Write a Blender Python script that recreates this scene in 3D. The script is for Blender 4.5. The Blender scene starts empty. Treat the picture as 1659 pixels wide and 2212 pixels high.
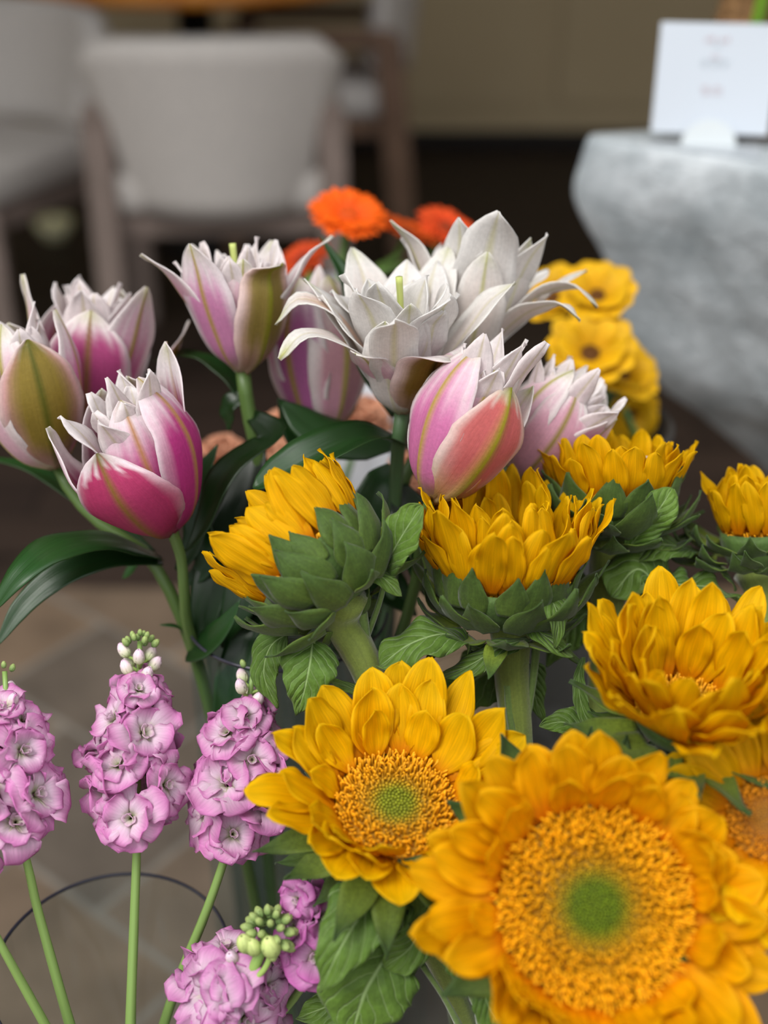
import bpy, bmesh, math, random
import numpy as np
from mathutils import Vector, Matrix
random.seed(7); rng = np.random.default_rng(7)
SC = bpy.context.scene
COL = SC.collection
# ------------------------------------------------------------------ camera
W_, H_, F_ = 1659.0, 2212.0, 2670.0
CAM = np.array([0.0, 0.0, 1.14]); PITCH = math.radians(30)
RT = np.array([1.0, 0, 0]); UP = np.array([0, math.sin(PITCH), math.cos(PITCH)]); FW = np.array([0, math.cos(PITCH), -math.sin(PITCH)])
cd = bpy.data.cameras.new('camera'); cam = bpy.data.objects.new('camera', cd); COL.objects.link(cam)
cam.location = CAM; cam.rotation_euler = (math.radians(90) - PITCH, 0, 0)
cd.sensor_fit = 'VERTICAL'; cd.sensor_height = 24.0; cd.sensor_width = 18.0; cd.lens = 24.0 * F_ / H_
cd.clip_start = .02; cd.clip_end = 60
cd.dof.use_dof = True; cd.dof.focus_distance = .69; cd.dof.aperture_fstop = 1.75; cd.dof.aperture_blades = 0
SC.camera = cam
# ------------------------------------------------------------------ light
wd = bpy.data.worlds.new('overcast_sky'); SC.world = wd; wd.use_nodes = True
nt = wd.node_tree; nt.nodes.clear()
wo = nt.nodes.new('ShaderNodeOutputWorld'); bg = nt.nodes.new('ShaderNodeBackground')
tc = nt.nodes.new('ShaderNodeTexCoord'); sx = nt.nodes.new('ShaderNodeSeparateXYZ'); rp = nt.nodes.new('ShaderNodeValToRGB')
nt.links.new(tc.outputs['Generated'], sx.inputs[0]); nt.links.new(sx.outputs['Z'], rp.inputs[0])
rp.color_ramp.elements[0].position = 0.0; rp.color_ramp.elements[0].color = (.31, .315, .32, 1)
rp.color_ramp.elements[1].position = .9; rp.color_ramp.elements[1].color = (1.25, 1.26, 1.28, 1)
nt.links.new(rp.outputs[0], bg.inputs[0]); bg.inputs[1].default_value = 1.0
nt.links.new(bg.outputs[0], wo.inputs[0])
sl = bpy.data.lights.new('hazy_sun', 'SUN'); sl.energy = 1.7; sl.angle = math.radians(30); sl.color = (1, .97, .92)
so = bpy.data.objects.new('hazy_sun', sl); COL.objects.link(so)
so.rotation_euler = Vector((-.45, -.40, .95)).to_track_quat('Z', 'Y').to_euler(); so.location = (-1, -2, 4)
SC.view_settings.view_transform = 'Standard'; SC.view_settings.look = 'None'; SC.view_settings.gamma = 1
SC.view_settings.use_curve_mapping = False; SC.view_settings.exposure = 0.62
SC.cycles.use_denoising = True
SC.cycles.max_bounces = 8; SC.cycles.transparent_max_bounces = 16

# ------------------------------------------------------------------ helpers
def lin(c):
    c = np.asarray(c, float) / 255.0
    return np.where(c <= .04045, c / 12.92, ((c + .055) / 1.055) ** 2.4)
def nrm(v):
    v = np.asarray(v, float); return v / (np.linalg.norm(v) + 1e-12)
def P(px, py, d):
    return CAM + d * (FW + (px - W_ / 2) / F_ * RT - (py - H_ / 2) / F_ * UP)
def D(a, b, c=0):
    """direction: a image right, b image up, c towards the camera"""
    return nrm(a * RT + b * UP - c * FW)
def smooth(a, b, x):
    t = np.clip((x - a) / (b - a + 1e-9), 0, 1); return t * t * (3 - 2 * t)
def catmull(pts, n):
    """chord-length cubic through the points, resampled evenly along its length"""
    p = np.asarray(pts, float)
    d = np.maximum(np.linalg.norm(np.diff(p, axis=0), axis=1), 1e-7); k = np.r_[0, np.cumsum(d)]
    sl = np.diff(p, axis=0) / d[:, None]; m = np.empty_like(p); m[0] = sl[0]; m[-1] = sl[-1]
    if len(p) > 2:
        m[1:-1] = (sl[:-1] * d[1:, None] + sl[1:] * d[:-1, None]) / (d[1:] + d[:-1])[:, None]
    u = np.linspace(0, k[-1], max(n * 3, 40)); i = np.clip(np.searchsorted(k, u, side='right') - 1, 0, len(d) - 1)
    h = d[i][:, None]; t = ((u - k[i]) / d[i])[:, None]
    o = (2 * t ** 3 - 3 * t ** 2 + 1) * p[i] + (t ** 3 - 2 * t ** 2 + t) * h * m[i] + (-2 * t ** 3 + 3 * t ** 2) * p[i + 1] + (t ** 3 - t ** 2) * h * m[i + 1]
    s = np.r_[0, np.cumsum(np.linalg.norm(np.diff(o, axis=0), axis=1))]; s /= s[-1]
    w = np.linspace(0, 1, n)
    return np.stack([np.interp(w, s, o[:, q]) for q in range(o.shape[1])], 1)

class Geo:
    def __init__(s): s.v = []; s.f = []; s.c = []; s.uv = []; s.n = 0
    def add(s, v, f, c, uv):
        v = np.asarray(v, float); c = np.broadcast_to(np.asarray(c, float), (len(v), 3)); uv = np.broadcast_to(np.asarray(uv, float), (len(v), 2))
        s.v.append(v); s.c.append(c); s.uv.append(uv); s.f += [tuple(i + s.n for i in q) for q in f]; s.n += len(v); return s
    def build(s, name, mat, parent=None, loc=(0, 0, 0), smooth_=True):
        loc = np.asarray(loc, float)
        v = np.vstack(s.v) - loc; c = np.vstack(s.c); uv = np.vstack(s.uv)
        me = bpy.data.meshes.new(name); me.from_pydata(v.tolist(), [], s.f); me.update()
        at = me.color_attributes.new('Col', 'FLOAT_COLOR', 'POINT')
        at.data.foreach_set('color', np.c_[c, np.ones(len(c))].astype(np.float32).ravel())
        ul = me.uv_layers.new(name='UVMap'); li = np.empty(len(me.loops), np.int32); me.loops.foreach_get('vertex_index', li)
        ul.data.foreach_set('uv', uv[li].astype(np.float32).ravel())
        if smooth_: me.polygons.foreach_set('use_smooth', np.ones(len(me.polygons), bool))
        me.materials.append(mat)
        o = bpy.data.objects.new(name, me); COL.objects.link(o)
        if parent is not None: o.parent = parent
        else: o.location = loc
        return o
def tag(o, label=None, cat=None, group=None, kind=None):
    if label: o['label'] = label
    if cat: o['category'] = cat
    if group: o['group'] = group
    if kind: o['kind'] = kind
    return o
def thing(name, label, cat, loc, group=None):
    o = bpy.data.objects.new(name, None); COL.objects.link(o); o.location = loc; o.empty_display_size = .02
    return tag(o, label, cat, group)
def part_empty(name, parent, label=None):
    o = bpy.data.objects.new(name, None); COL.objects.link(o); o.parent = parent; o.empty_display_size = .01
    if label: o['label'] = label
    return o

def shell(G, grid, th, colf, inner_first=True):
    """grid (nu,nv,3) -> closed thin solid; inner side is grid + th/2 * normal"""
    nu, nv, _ = grid.shape
    du = np.gradient(grid, axis=0); dv = np.gradient(grid, axis=1)
    n = np.cross(du, dv); n /= np.linalg.norm(n, axis=2, keepdims=True) + 1e-12
    T, V = np.meshgrid(np.linspace(0, 1, nu), np.linspace(-1, 1, nv), indexing='ij')
    a = (grid - n * th / 2).reshape(-1, 3); b = (grid + n * th / 2).reshape(-1, 3)
    ca = colf(T.ravel(), V.ravel(), 0); cb = colf(T.ravel(), V.ravel(), 1)
    uv = np.stack([T.ravel(), (V.ravel() + 1) / 2], 1)
    N = nu * nv; f = []
    idx = np.arange(N).reshape(nu, nv)
    for i in range(nu - 1):
        for j in range(nv - 1):
            q = (idx[i, j], idx[i + 1, j], idx[i + 1, j + 1], idx[i, j + 1])
            f.append(tuple(int(x) + N for x in q)); f.append(tuple(int(x) for x in q[::-1]))
    bd = list(idx[:, 0]) + list(idx[-1, 1:]) + list(idx[::-1, -1][1:]) + list(idx[0, ::-1][1:-1])
    for k in range(len(bd)):
        x, y = int(bd[k]), int(bd[(k + 1) % len(bd)])
        f.append((x, y, y + N, x + N))
    G.add(np.vstack([a, b]), f, np.vstack([ca, cb]), np.vstack([uv, uv]))
    return G

class Frame:
    def __init__(s, o, n, roll=0):
        s.o = np.asarray(o, float); s.z = nrm(n)
        ref = -UP + nrm(CAM - s.o) * .9
        x = ref - s.z * ref.dot(s.z); s.x = nrm(x); s.y = np.cross(s.z, s.x)
        if roll:
            c, q = math.cos(roll), math.sin(roll); s.x, s.y = c * s.x + q * s.y, -q * s.x + c * s.y
    def ax(s, phi):
        er = math.cos(phi) * s.x + math.sin(phi) * s.y; return er, np.cross(s.z, er)
    def p(s, x, y, z): return s.o + x * s.x + y * s.y + z * s.z

PROF = {
 'lance': ([0, .08, .2, .35, .5, .65, .8, .9, .96, 1], [.30, .45, .72, .94, 1, .97, .82, .58, .33, .05]),
 'lily': ([0, .08, .2, .35, .5, .65, .8, .9, .96, 1], [.22, .40, .68, .92, 1, .97, .78, .50, .27, .05]),
 'inner': ([0, .1, .3, .5, .66, .82, .93, 1], [.28, .42, .74, .96, 1, .82, .46, .05]),
 'round': ([0, .1, .25, .45, .65, .82, .94, 1], [.18, .22, .45, .82, 1, .98, .72, .25]),
 'bract': ([0, .1, .25, .4, .6, .8, .92, 1], [.75, .9, 1, .97, .72, .36, .14, .02]),
 'broad': ([0, .1, .3, .5, .7, .85, .95, 1], [.35, .5, .8, 1, 1, .8, .45, .1]),
 'heart': ([0, .04, .12, .25, .4, .6, .8, .93, 1], [.10, .55, .9, 1, .95, .74, .42, .16, .02]),
 'strap': ([0, .06, .2, .4, .6, .8, .92, 1], [.35, .5, .85, 1, .95, .66, .32, .03]),
}
def prof(name, t):
    x, y = PROF[name]; return np.interp(t, x, y)
def arc_cl(r0, h0, L, e0, e1, pw=1.0, n=24):
    t = np.linspace(0, 1, n); e = np.radians(e0 + (e1 - e0) * t ** pw); d = L / (n - 1)
    r = r0 + np.r_[0, np.cumsum(np.cos(e[:-1]) * d)]; h = h0 + np.r_[0, np.cumsum(np.sin(e[:-1]) * d)]
    return np.stack([r, h], 1)
def petal_grid(fr, phi, cl, W, pname='lance', cup=.5, rmin=.01, nu=16, nv=9, ruf=0, rf=4, crease=0, ck=9, bend=0, twist=0, rib=0, edge=0, ph=None, fold=0):
    cl = np.asarray(cl, float); c = catmull(cl, nu); t = np.linspace(0, 1, nu); v = np.linspace(-1, 1, nv)
    er, ep = fr.ax(phi); T2 = np.gradient(c, axis=0); T2 /= np.linalg.norm(T2, axis=1, keepdims=True) + 1e-12
    L = np.sum(np.linalg.norm(np.diff(c, axis=0), axis=1)); ph = random.uniform(0, 6.28) if ph is None else ph
    g = np.zeros((nu, nv, 3)); w = W * prof(pname, t)
    for i in range(nu):
        k = cup / max(abs(c[i, 0]), rmin); s = v * w[i]
        s = s * (1 + edge * np.abs(v) * np.sin(t[i] * 23 + ph))
        ks = np.clip(k * s, -2.6, 2.6)
        x = np.sin(ks) / k if abs(k) > 1e-6 else s; y = (1 - np.cos(ks)) / k if abs(k) > 1e-6 else s * 0
        y = y + fold * np.abs(s)
        y = y + ruf * np.abs(v) ** 2 * np.sin(t[i] * rf * 6.28 + ph + (v > 0) * 2.0) * (.3 + t[i])
        y = y + crease * np.sin(v * ck + ph + t[i] * 1.5) * np.sin(math.pi * min(1, t[i] * 1.05)) 
        y = y - rib * np.exp(-(v / .13) ** 2) * (1 - .5 * t[i])
        a = twist * t[i]; x, y = x * math.cos(a) - y * math.sin(a), x * math.sin(a) + y * math.cos(a)
        x = x + bend * L * t[i] ** 2
        N = -T2[i, 1] * er + T2[i, 0] * fr.z
        C = fr.o + c[i, 0] * er + c[i, 1] * fr.z
        g[i] = C + x[:, None] * ep + y[:, None] * N
    return g
def tube(G, pts, rad, col, n=40, m=10, rough=0, cols=None, cap=True):
    c = catmull(pts, n); rad = np.interp(np.linspace(0, 1, n), np.linspace(0, 1, len(np.atleast_1d(rad))), np.atleast_1d(rad)) if np.size(rad) > 1 else np.full(n, float(rad))
    T = np.gradient(c, axis=0); T /= np.linalg.norm(T, axis=1, keepdims=True) + 1e-12
    u = nrm(np.cross(T[0], [0.3, .8, .52])); V = []; UVs = []
    for i in range(n):
        u = nrm(u - T[i] * u.dot(T[i])); w = np.cross(T[i], u)
        for j in range(m):
            a = 2 * math.pi * j / m; r = rad[i] * (1 + rough * math.sin(i * 1.7 + j * 2.1) * .5 + rough * .5 * math.sin(j * 3.0))
            V.append(c[i] + r * (math.cos(a) * u + math.sin(a) * w)); UVs.append((i / n, j / m))
    f = [(i * m + j, i * m + (j + 1) % m, (i + 1) * m + (j + 1) % m, (i + 1) * m + j) for i in range(n - 1) for j in range(m)]
    if cap: f += [tuple(range(m))[::-1], tuple((n - 1) * m + j for j in range(m))]
    cc = np.repeat(np.array([np.asarray(col(i / (n - 1))) for i in range(n)]), m, axis=0) if callable(col) else col
    G.add(V, f, cc, UVs); return G
def lathe(G, o, prof_rz, col, m=48, ax=None):
    o = np.asarray(o, float); fr = ax
    V = []; UVs = []; n = len(prof_rz)
    for i, (r, z) in enumerate(prof_rz):
        for j in range(m):
            a = 2 * math.pi * j / m
            V.append(o + np.array([r * math.cos(a), r * math.sin(a), z]) if fr is None else fr.p(r * math.cos(a), r * math.sin(a), z)); UVs.append((i / n, j / m))
    f = [(i * m + j, i * m + (j + 1) % m, (i + 1) * m + (j + 1) % m, (i + 1) * m + j) for i in range(n - 1) for j in range(m)]
    cc = col if np.ndim(col) < 2 else np.repeat(np.asarray(col), m, axis=0)
    G.add(V, f, cc, UVs); return G
def box(G, c, s, R=None, col=(.5, .5, .5), bev=.004):
    bm = bmesh.new(); bmesh.ops.create_cube(bm, size=1.0); bmesh.ops.scale(bm, vec=s, verts=bm.verts)
    if bev: bmesh.ops.bevel(bm, geom=bm.edges[:], offset=min(bev, min(s) * .45), segments=3, profile=.6, affect='EDGES')
    v = np.array([x.co[:] for x in bm.verts]); bm.verts.index_update(); f = [tuple(x.index for x in q.verts) for q in bm.faces]; bm.free()
    if R is not None: v = v @ np.asarray(R).T
    G.add(v + np.asarray(c, float), f, col, (0, 0)); return G
def rotz(a): c, s = math.cos(a), math.sin(a); return np.array([[c, -s, 0], [s, c, 0], [0, 0, 1]])

# ------------------------------------------------------------------ materials
def new_mat(name):
    m = bpy.data.materials.new(name); m.use_nodes = True; m.node_tree.nodes.clear(); return m
class NB:
    def __init__(s, m): s.t = m.node_tree; s.N = s.t.nodes; s.L = s.t.links
    def n(s, typ, **kw):
        x = s.N.new(typ)
        for k, v in kw.items():
            if k == 'op': x.operation = v
            elif hasattr(x, k) and k not in ('inputs',): setattr(x, k, v)
        return x
    def l(s, a, b): s.L.new(a, b)
    def math(s, op, a, b=None):
        x = s.N.new('ShaderNodeMath'); x.operation = op
        for i, q in enumerate((a, b)):
            if q is None: continue
            if isinstance(q, (int, float)): x.inputs[i].default_value = q
            else: s.L.new(q, x.inputs[i])
        return x.outputs[0]
    def mix(s, fac, a, b, blend='MIX'):
        x = s.N.new('ShaderNodeMix'); x.data_type = 'RGBA'; x.blend_type = blend
        for i, q in ((0, fac), (6, a), (7, b)):
            if isinstance(q, (int, float)): x.inputs[i].default_value = q
            elif isinstance(q, (tuple, list, np.ndarray)): x.inputs[i].default_value = (*[float(z) for z in q[:3]], 1)
            else: s.L.new(q, x.inputs[i])
        return x.outputs[2]
    def ramp(s, fac, a, b, ca=(0, 0, 0), cb=(1, 1, 1)):
        x = s.N.new('ShaderNodeValToRGB'); e = x.color_ramp.elements
        e[0].position = a; e[0].color = (*ca, 1); e[1].position = b; e[1].color = (*cb, 1); s.L.new(fac, x.inputs[0]); return x.outputs[0]
    def noise(s, vec, scale, detail=3, rough=.5):
        x = s.N.new('ShaderNodeTexNoise'); x.inputs['Scale'].default_value = scale; x.inputs['Detail'].default_value = detail; x.inputs['Roughness'].default_value = rough
        if vec is not None: s.L.new(vec, x.inputs['Vector'])
        return x.outputs['Fac']
    def mapping(s, vec, sc):
        x = s.N.new('ShaderNodeMapping'); x.inputs['Scale'].default_value = sc; s.L.new(vec, x.inputs['Vector']); return x.outputs[0]
    def bump(s, h, st, dist=.001):
        x = s.N.new('ShaderNodeBump'); x.inputs['Strength'].default_value = st; x.inputs['Distance'].default_value = dist; s.L.new(h, x.inputs['Height']); return x.outputs[0]
    def out(s, sh):
        o = s.N.new('ShaderNodeOutputMaterial'); s.L.new(sh, o.inputs[0])
def organ_mat(name, transl=.25, rough=.55, streak=26, streak_amt=.12, bump=.25, spots=0, veins=None, sheen=0, vein_col=(.35, .42, .2), spec=.3, tcol=None, bdist=.0008, mottle=0, mscale=300):
    m = new_mat(name); b = NB(m)
    at = b.n('ShaderNodeAttribute'); at.attribute_name = 'Col'
    tc = b.n('ShaderNodeTexCoord'); col = at.outputs['Color']; h = None
    if streak_amt:
        nz = b.noise(b.mapping(tc.outputs['UV'], (1.6, streak, 1)), 1.0, 4, .6)
        st = b.ramp(nz, .3, .7, (1 - streak_amt * 2.0,) * 3, (1 + streak_amt * .6,) * 3)
        col = b.mix(1.0, col, st, 'MULTIPLY'); h = nz
    if mottle:
        nz2 = b.noise(tc.outputs['Object'], mscale, 4, .65)
        col = b.mix(1.0, col, b.ramp(nz2, .3, .72, (1 - mottle,) * 3, (1 + mottle * .5,) * 3), 'MULTIPLY')
        h = nz2 if h is None else b.math('ADD', h, nz2)
    if veins:
        k, slant, amt, wd_ = veins
        sp = b.n('ShaderNodeSeparateXYZ'); b.l(tc.outputs['UV'], sp.inputs[0])
        av = b.math('ABSOLUTE', b.math('SUBTRACT', sp.outputs['Y'], .5))
        x = b.math('SUBTRACT', b.math('MULTIPLY', sp.outputs['X'], k), b.math('MULTIPLY', av, slant))
        wob = b.noise(tc.outputs['UV'], 6, 2)
        x = b.math('ADD', x, b.math('MULTIPLY', wob, .5))
        fr = b.math('ABSOLUTE', b.math('SUBTRACT', b.math('FRACT', x), .5))
        lat = b.ramp(fr, 0, wd_, (1, 1, 1), (0, 0, 0))
        mid = b.ramp(av, .008, .03, (1, 1, 1), (0, 0, 0))
        vm = b.mix(1.0, b.mix(1.0, lat, (.62, .62, .62), 'MULTIPLY'), mid, 'LIGHTEN')
        vf = b.math('MULTIPLY', vm, amt)
        col = b.mix(vf, col, vein_col)
        h2 = b.math('MULTIPLY', vm, -1.2)
        puck = b.ramp(fr, 0, .5); h2 = b.math('ADD', h2, b.math('MULTIPLY', puck, 1.0))
        h = h2 if h is None else b.math('ADD', h, h2)
    pr = b.n('ShaderNodeBsdfPrincipled'); b.l(col, pr.inputs['Base Color']); pr.inputs['Roughness'].default_value = rough
    pr.inputs['Specular IOR Level'].default_value = spec
    if sheen:
        pr.inputs['Sheen Weight'].default_value = sheen; pr.inputs['Sheen Roughness'].default_value = .45
    nm = None
    if h is not None and bump:
        nm = b.bump(h, bump, bdist); b.l(nm, pr.inputs['Normal'])
    sh = pr.outputs[0]
    if transl:
        tr = b.n('ShaderNodeBsdfTranslucent'); b.l(col if tcol is None else b.mix(1.0, col, tcol, 'MULTIPLY'), tr.inputs[0])
        if nm is not None: b.l(nm, tr.inputs['Normal'])
        mx = b.n('ShaderNodeMixShader'); mx.inputs[0].default_value = transl; b.l(sh, mx.inputs[1]); b.l(tr.outputs[0], mx.inputs[2]); sh = mx.outputs[0]
    b.out(sh); return m
M_SUN = organ_mat('sunflower_petal', .36, .55, 22, .17, .4, bdist=.0012, spec=.12)
M_LILY = organ_mat('lily_petal', .40, .42, 30, .05, .30, mottle=.10, mscale=420, bdist=.0008)
M_STOCK = organ_mat('stock_petal', .42, .55, 14, .09, .35)
M_LEAFS = organ_mat('sunflower_leaf', .15, .6, 0, 0, .55, veins=(6.5, 5.0, .75, .10), sheen=.08, vein_col=lin((150, 175, 115)), mottle=.3, mscale=160, bdist=.0014)
M_BRACT = organ_mat('sunflower_bract', .12, .62, 14, .14, .35, sheen=.15, mottle=.28, mscale=500)
M_LEAFL = organ_mat('lily_leaf', .12, .33, 12, .14, .3, spec=.5, bdist=.001)
M_STEMF = organ_mat('fuzzy_stem', 0, .65, 12, .18, .4, sheen=.6, mottle=.2, mscale=700)
M_STEM = organ_mat('smooth_stem', 0, .42, 10, .10, .2, spec=.45)
M_DISC = organ_mat('floret_disc', 0, .6, 0, 0, 0)
M_BUD = organ_mat('bud_skin', .1, .5, 8, .1, .2)
M_HAIR = organ_mat('stem_fuzz', .4, .6, 0, 0, 0)
M_BACKP = organ_mat('soft_petal', .3, .6, 10, .1, .2)
def simple(name, col, rough=.6, spec=.3, metal=0, nscale=0, namt=0, bump=0, ncol=None, coord='Object', detail=5):
    m = new_mat(name); b = NB(m); pr = b.n('ShaderNodeBsdfPrincipled'); pr.inputs['Roughness'].default_value = rough
    pr.inputs['Specular IOR Level'].default_value = spec; pr.inputs['Metallic'].default_value = metal; c = tuple(float(x) for x in lin(col))
    if nscale:
        tc = b.n('ShaderNodeTexCoord'); nz = b.noise(tc.outputs[coord], nscale, detail, .6)
        c2 = tuple(float(x) for x in lin(ncol)) if ncol is not None else tuple(x * (1 - namt) for x in c)
        b.l(b.ramp(nz, .35, .65, c2, c), pr.inputs['Base Color'])
        if bump: b.l(b.bump(nz, bump, .004), pr.inputs['Normal'])
    else: pr.inputs['Base Color'].default_value = (*c, 1)
    b.out(pr.outputs[0]); return m
def glass(name, tint=(.93, .97, .98), refl=.06):
    m = new_mat(name); b = NB(m); tr = b.n('ShaderNodeBsdfTransparent'); tr.inputs[0].default_value = (*tint, 1)
    gl = b.n('ShaderNodeBsdfGlossy'); gl.inputs['Roughness'].default_value = .04
    lw = b.n('ShaderNodeLayerWeight'); lw.inputs[0].default_value = .25
    f = b.math('MULTIPLY', lw.outputs['Fresnel'], .3); f = b.math('MINIMUM', f, .12)
    mx = b.n('ShaderNodeMixShader'); b.l(f, mx.inputs[0]); b.l(tr.outputs[0], mx.inputs[1]); b.l(gl.outputs[0], mx.inputs[2]); b.out(mx.outputs[0]); return m
M_GLASS = glass('clear_glass'); M_SLEEVE = glass('clear_plastic', (.90, .92, .92))
M_RIM = simple('blue_glass_rim', (44, 44, 56), .15, .6)

# ------------------------------------------------------------------ colour recipes
def C(*a): return lin(a)
def mixc(a, b, f): f = np.asarray(f)[..., None]; return a * (1 - f) + b * f
def lily_col(co=(226, 130, 182), eo=(248, 238, 238), rib=(188, 168, 62), ci=(206, 78, 148), ei=(250, 244, 244), base=(214, 206, 160), rw=.09, e0=.45, e1=.92, green=0, tipg=.5, tipc=(176, 180, 70), out_t=.62, in_t=.62, olive=(150, 132, 44), oe=.78, basew=.12, mid=None, speck=0):
    co, eo, rib, ci, ei, base, tipc, olive = [lin(x) for x in (co, eo, rib, ci, ei, base, tipc, olive)]
    ph = random.uniform(0, 6)
    def f(t, v, side):
        av = np.abs(v); wob = .06 * np.sin(t * 9 + ph) + .05 * np.sin(v * 17 + ph)
        if side == 0:
            e = np.maximum(smooth(e0, e1, av + wob), smooth(out_t, 1.02, t + wob + .12 * av))
            c = mixc(np.tile(co, (len(t), 1)), eo, e)
            if green:
                g = green * (1 - smooth(oe - .3, oe + .12, av + wob * .6)) * smooth(.0, .42, t + wob)
                c = mixc(c, olive, g)
            r = np.exp(-(v / (rw * (1.25 - .55 * t))) ** 2) * smooth(.0, .1, t)
            c = mixc(c, rib, np.clip(r, 0, .95))
            c = mixc(c, base, (1 - smooth(0, basew * 2, t)) * .8)
        else:
            e = np.maximum(smooth(e0 - .05, e1 - .1, av + wob), smooth(in_t, .95, t + wob + .15 * av))
            c = mixc(np.tile(ci, (len(t), 1)), ei, e)
            r = np.exp(-(v / .05) ** 2) * .35
            c = mixc(c, lin((225, 215, 150)), r * smooth(.2, .6, t))
        if tipg: c = mixc(c, tipc, tipg * smooth(.86, 1, t) * np.exp(-(v / .7) ** 2))
        return np.clip(c * .98, 0, 1)
    return f
def sun_col(base=(232, 138, 0), mid=(255, 196, 0), tip=(255, 204, 4), k=1.0):
    base, mid, tip = lin(base), lin(mid), lin(tip); s = random.uniform(.9, 1.05) * k; o = random.uniform(-.08, .08)
    def f(t, v, side):
        c = mixc(mixc(np.tile(base, (len(t), 1)), mid, smooth(0, .4, t + o)), tip, smooth(.5, 1, t + o))
        if side == 0: c = c * np.array([.97, .93, .9])
        return np.clip(c * s * .93, 0, 1)
    return f
def flat_col(a, b=None, under=None, jit=.1):
    a = lin(a); b = a if b is None else lin(b); un = None if under is None else lin(under); s = 1 + random.uniform(-jit, jit)
    def f(t, v, side):
        c = mixc(np.tile(a, (len(t), 1)), b, smooth(0, 1, t)) * s
        if side == 0 and un is not None: c = mixc(c, un, np.full(len(t), .85))
        return c
    return f
def edge_col(cen, edge, base, e0=.34, e1=1.0, bt=.42):
    cen, edge, base = lin(cen), lin(edge), lin(base); s = 1 + random.uniform(-.06, .04)
    def f(t, v, side):
        c = mixc(np.tile(cen, (len(t), 1)), edge, smooth(e0, e1, np.maximum(np.abs(v) * (.4 + .6 * t), t * .95)))
        return np.clip(mixc(base, c, smooth(0, bt, t)) * s * .93, 0, 1)
    return f

# ------------------------------------------------------------------ leaf / stem makers
def leaf(pts, W, mat, parent, loc, up, col, pname='strap', fold=.25, wave=.0, wf=3, th=.0006, nu=26, nv=9, name='leaf', cup=0, edge=0, twist=0, label=None, ends=None):
    c = catmull(pts, nu); T = np.gradient(c, axis=0); T /= np.linalg.norm(T, axis=1, keepdims=True) + 1e-12
    t = np.linspace(0, 1, nu); v = np.linspace(-1, 1, nv); w = W * prof(pname, t); ph = random.uniform(0, 6)
    ups = np.asarray(up, float); ups = np.tile(ups, (nu, 1)) if ups.ndim == 1 else np.array([np.interp(t, np.linspace(0, 1, len(ups)), ups[:, k]) for k in range(3)]).T
    g = np.zeros((nu, nv, 3))
    for i in range(nu):
        n = nrm(ups[i] - T[i] * ups[i].dot(T[i])); s = np.cross(T[i], n)
        a = twist * t[i]; n, s = n * math.cos(a) + s * math.sin(a), s * math.cos(a) - n * math.sin(a)
        x = v * w[i] * (1 + edge * np.abs(v) * np.sin(t[i] * 31 + (v > 0) * 1.3 + ph))
        y = fold * np.abs(x) - cup * x * x / W + wave * v * v * np.sin(t[i] * wf * 6.28 + ph + (v > 0) * 1.9)
        g[i] = c[i] + x[:, None] * s + y[:, None] * n
    G = Geo(); shell(G, g[:, ::-1], th, col)
    o = G.build(name, mat, parent, loc)
    if label: o['label'] = label
    return o
def pl(*a):
    """list of (px,py,depth) -> world points"""
    return [P(*q) for q in a]

LEAFS = lambda: flat_col((72, 102, 34), (90, 120, 42), under=(118, 140, 72), jit=.18)
LEAFL = lambda d=0: flat_col((26 - d * .6, 54 - d, 22 - d * .6), (34 - d * .6, 70 - d, 28 - d * .6), under=(58, 92, 46), jit=.12)

# ------------------------------------------------------------------ sunflower
def fuzz(pts, rad, n, hl, parent, loc, col=(150, 165, 110)):
    G = Geo(); c = catmull(pts, 60); T = np.gradient(c, axis=0); V = []; f = []
    rads = np.interp(np.linspace(0, 1, 60), np.linspace(0, 1, len(rad)), rad)
    for k in range(n):
        i = random.randrange(0, 60); j = min(59, i + 1); q = random.random()
        b = c[i] * (1 - q) + c[j] * q; t = nrm(T[i]); u = nrm(np.cross(t, rng.normal(size=3))); d = nrm(u + .25 * rng.normal(size=3)); s = nrm(np.cross(d, rng.normal(size=3)))
        b = b + u * rads[i] * .95; L = hl * random.uniform(.5, 1.3); w = .00007
        a = 3 * k; V += [b - s * w, b + s * w, b + d * L]; f.append((a, a + 1, a + 2))
    G.add(V, f, lin(col), (0, 0)); o = G.build('stem_hairs', M_HAIR, parent, loc); o['kind'] = 'stuff'; return o

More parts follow.
